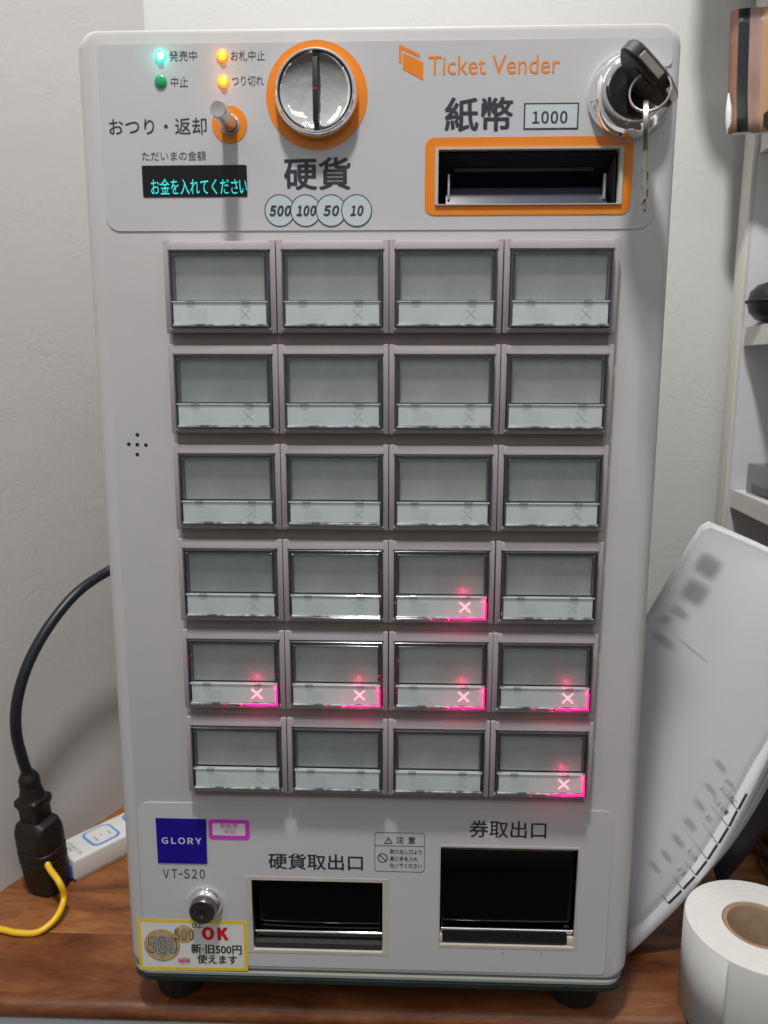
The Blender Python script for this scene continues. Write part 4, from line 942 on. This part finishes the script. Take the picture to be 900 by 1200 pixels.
# black rounded pouch on the middle board
ph = tag(empty('black_case', (.309, .226, .0945)), 'rounded black case lying on the middle shelf board', 'case')
b = MB(); loops = []
for k in range(9):
    t = math.radians(-90 + k * 22.5 * .999 + .01); rz, rx_ = math.sin(t), max(math.cos(t), .02)
    loops.append([Vector((.322 + .055 * rx_ ** .38 * math.copysign(abs(math.cos(a)) ** .8, math.cos(a)), .226 + .024 * rx_ ** .38 * math.copysign(abs(math.sin(a)) ** .8, math.sin(a)), .0945 + .0172 + .0170 * math.copysign(abs(rz) ** .85, rz))) for a in [2 * math.pi * i / 40 for i in range(40)]])
b.loft(loops); local(b.build('case_body', M['leather'], None, 70), ph)
b = MB(); b.tube([(.322 + .0555 * math.copysign(abs(math.cos(a)) ** .8, math.cos(a)), .226 + .0245 * math.copysign(abs(math.sin(a)) ** .8, math.sin(a)), .1120) for a in [2 * math.pi * i / 48 for i in range(49)]], .0012, 8); local(b.build('case_seam', M['rubber'], None, 60), ph)
b = MB(); b.tube([(.288, .222, .122), (.292, .222, .134), (.318, .224, .136), (.335, .226, .122)], .006, 12); local(b.build('case_handle', M['leather'], None, 60), ph)
b = MB(); b.box(.282, .40, .165, .235, .0949, .0953, 0); tag(b.build('loose_paper', M['paper'], None, 0), 'white paper lying under the black case', 'paper')
tb = tag(empty('clear_box', (.30, .22, -.0365)), 'small clear plastic box standing on the lowest shelf board', 'box')
b = MB(); b.box(.2815, .32, .200, .238, -.0361, -.0125, .001); local(b.build('box_shell', clearmat('cloudy clear plastic', (.62, .62, .64), .15, 1.5, .03), None, 0), tb)
b = MB(); b.box(.2845, .317, .203, .235, -.0355, -.029, .001); local(b.build('box_contents', mat('grey contents', (.3, .3, .31), .5)), tb)

# unseen bag added above the frame to cast the shadow on the back wall
bag = tag(empty('shadow_bag', (.24, .2, .40)), 'unseen grey cloth bag added above the frame to cast the back wall shadow', 'bag')
b = MB(); lo = []
for k, (zz, hx, hy) in enumerate(((.345, .012, .004), (.350, .030, .012), (.372, .043, .018), (.41, .052, .02), (.47, .055, .018), (.52, .045, .010))):
    lo.append([Vector((.232 + .004 * k + hx * math.cos(a) * (1 + .06 * math.sin(3 * a + k)), .195 + hy * math.sin(a), zz)) for a in [2 * math.pi * i / 36 for i in range(36)]])
b.loft(lo); local(b.build('shadow_bag_body', wear(mat('grey cloth', (.2, .19, .19), .8), (.2, .19, .19), .2, 60, (.7, .9), 900, .0003), None, 60), bag)
b = MB(); b.tube(spline([(.235, .195, .515), (.24, .198, .57), (.27, .2, .60), (.30, .198, .57), (.305, .195, .515)], 8), .004, 8); local(b.build('shadow_bag_handle', M['leather'], None, 60), bag)
# brown booklet sticking out over the top board
bl = tag(empty('brown_booklet', (.27, .22, .2420)), 'brown and black printed booklet with a curled corner on the top shelf', 'booklet')
q0 = at(853.5, 12, y=.222); q1 = at(850.5, 158, y=.222)
zt_, zb_ = q0.z, q1.z
plan = [(.2362, .2250), (.2404, .2205), (.2440, .2196), (.2474, .2190), (.2520, .2184), (.2562, .2182), (.2572, .2172), (.2900, .2040), (.3300, .1880), (.3800, .168)]
mi_of = [0, 1, 1, 2, 2, 4, 4, 4, 4]
b = MB(); cols = []
for zi in range(9):
    f = zi / 8; z = zb_ + (zt_ - zb_) * f; row = []
    for (x, y) in plan: 
        curl = math.exp(-((f) / .22) ** 2)
        row.append(b.bm.verts.new((x - .0005 * curl + (.004 * (1 - f) if x < .26 else .004 * (1 - f)), y - .004 * curl * (x < .25), z)))
    cols.append(row)
for r_, s_ in zip(cols, cols[1:]):
    for i in range(len(plan) - 1): f = b.bm.faces.new((r_[i], r_[i + 1], s_[i + 1], s_[i])); f.material_index = mi_of[i]
bmesh.ops.recalc_face_normals(b.bm, faces=b.bm.faces)
o = b.build('cover', [M['brown'], M['blackprint'], M['mauvebrown'], M['mauvebrown'], M['tan']], None, 50); md = o.modifiers.new('t', 'SOLIDIFY'); md.thickness = .0006; local(o, bl)
b = MB(); b.loft([[Vector((x + .0045, y + .0022, z)) for x, y in plan[1:]] + [Vector((.385, .19, z)), Vector((.29, .224, z)), Vector((.2455, .2275, z))] for z in (zb_ + .0015, zt_ + .0008)])
local(b.build('pages', M['paper'], None, 20), bl)
b = MB(); b.tube([(.2405, .2225, zb_ + .0012), (.2395, .2215, zb_ + .008), (.2388, .2215, zb_ + .018), (.2382, .2222, zb_ + .028)], [.0010, .0022, .0020, .0005], 10); local(b.build('curled_corner', M['paper'], None, 60), bl)
for (px_, zc, rx_, rz_) in ((.279, zt_ - .030, .019, .026), (.290, zb_ + .004, .032, .020)):
    pts = []; b = MB()
    for k in range(28):
        a = 2 * math.pi * k / 28; x = px_ + rx_ * math.cos(a) * (1 + .12 * math.sin(3 * a)); z = zc + rz_ * math.sin(a) * (1 + .1 * math.sin(4 * a + 1)); z = min(max(z, zb_ + .001), zt_ - .001); x = max(x, .2580)
        yy = .2172 - (x - .2572) * .4025 if x < .29 else .2040 - (x - .29) * .40
        pts.append((x + .004 * (1 - (z - zb_) / (zt_ - zb_)), yy - .0012, z))
    b.loft([[Vector(p) for p in pts], [Vector((p[0], p[1] - .0003, p[2])) for p in pts]]); local(b.build('black_figure_print', M['blackprint'], None, 0), bl)
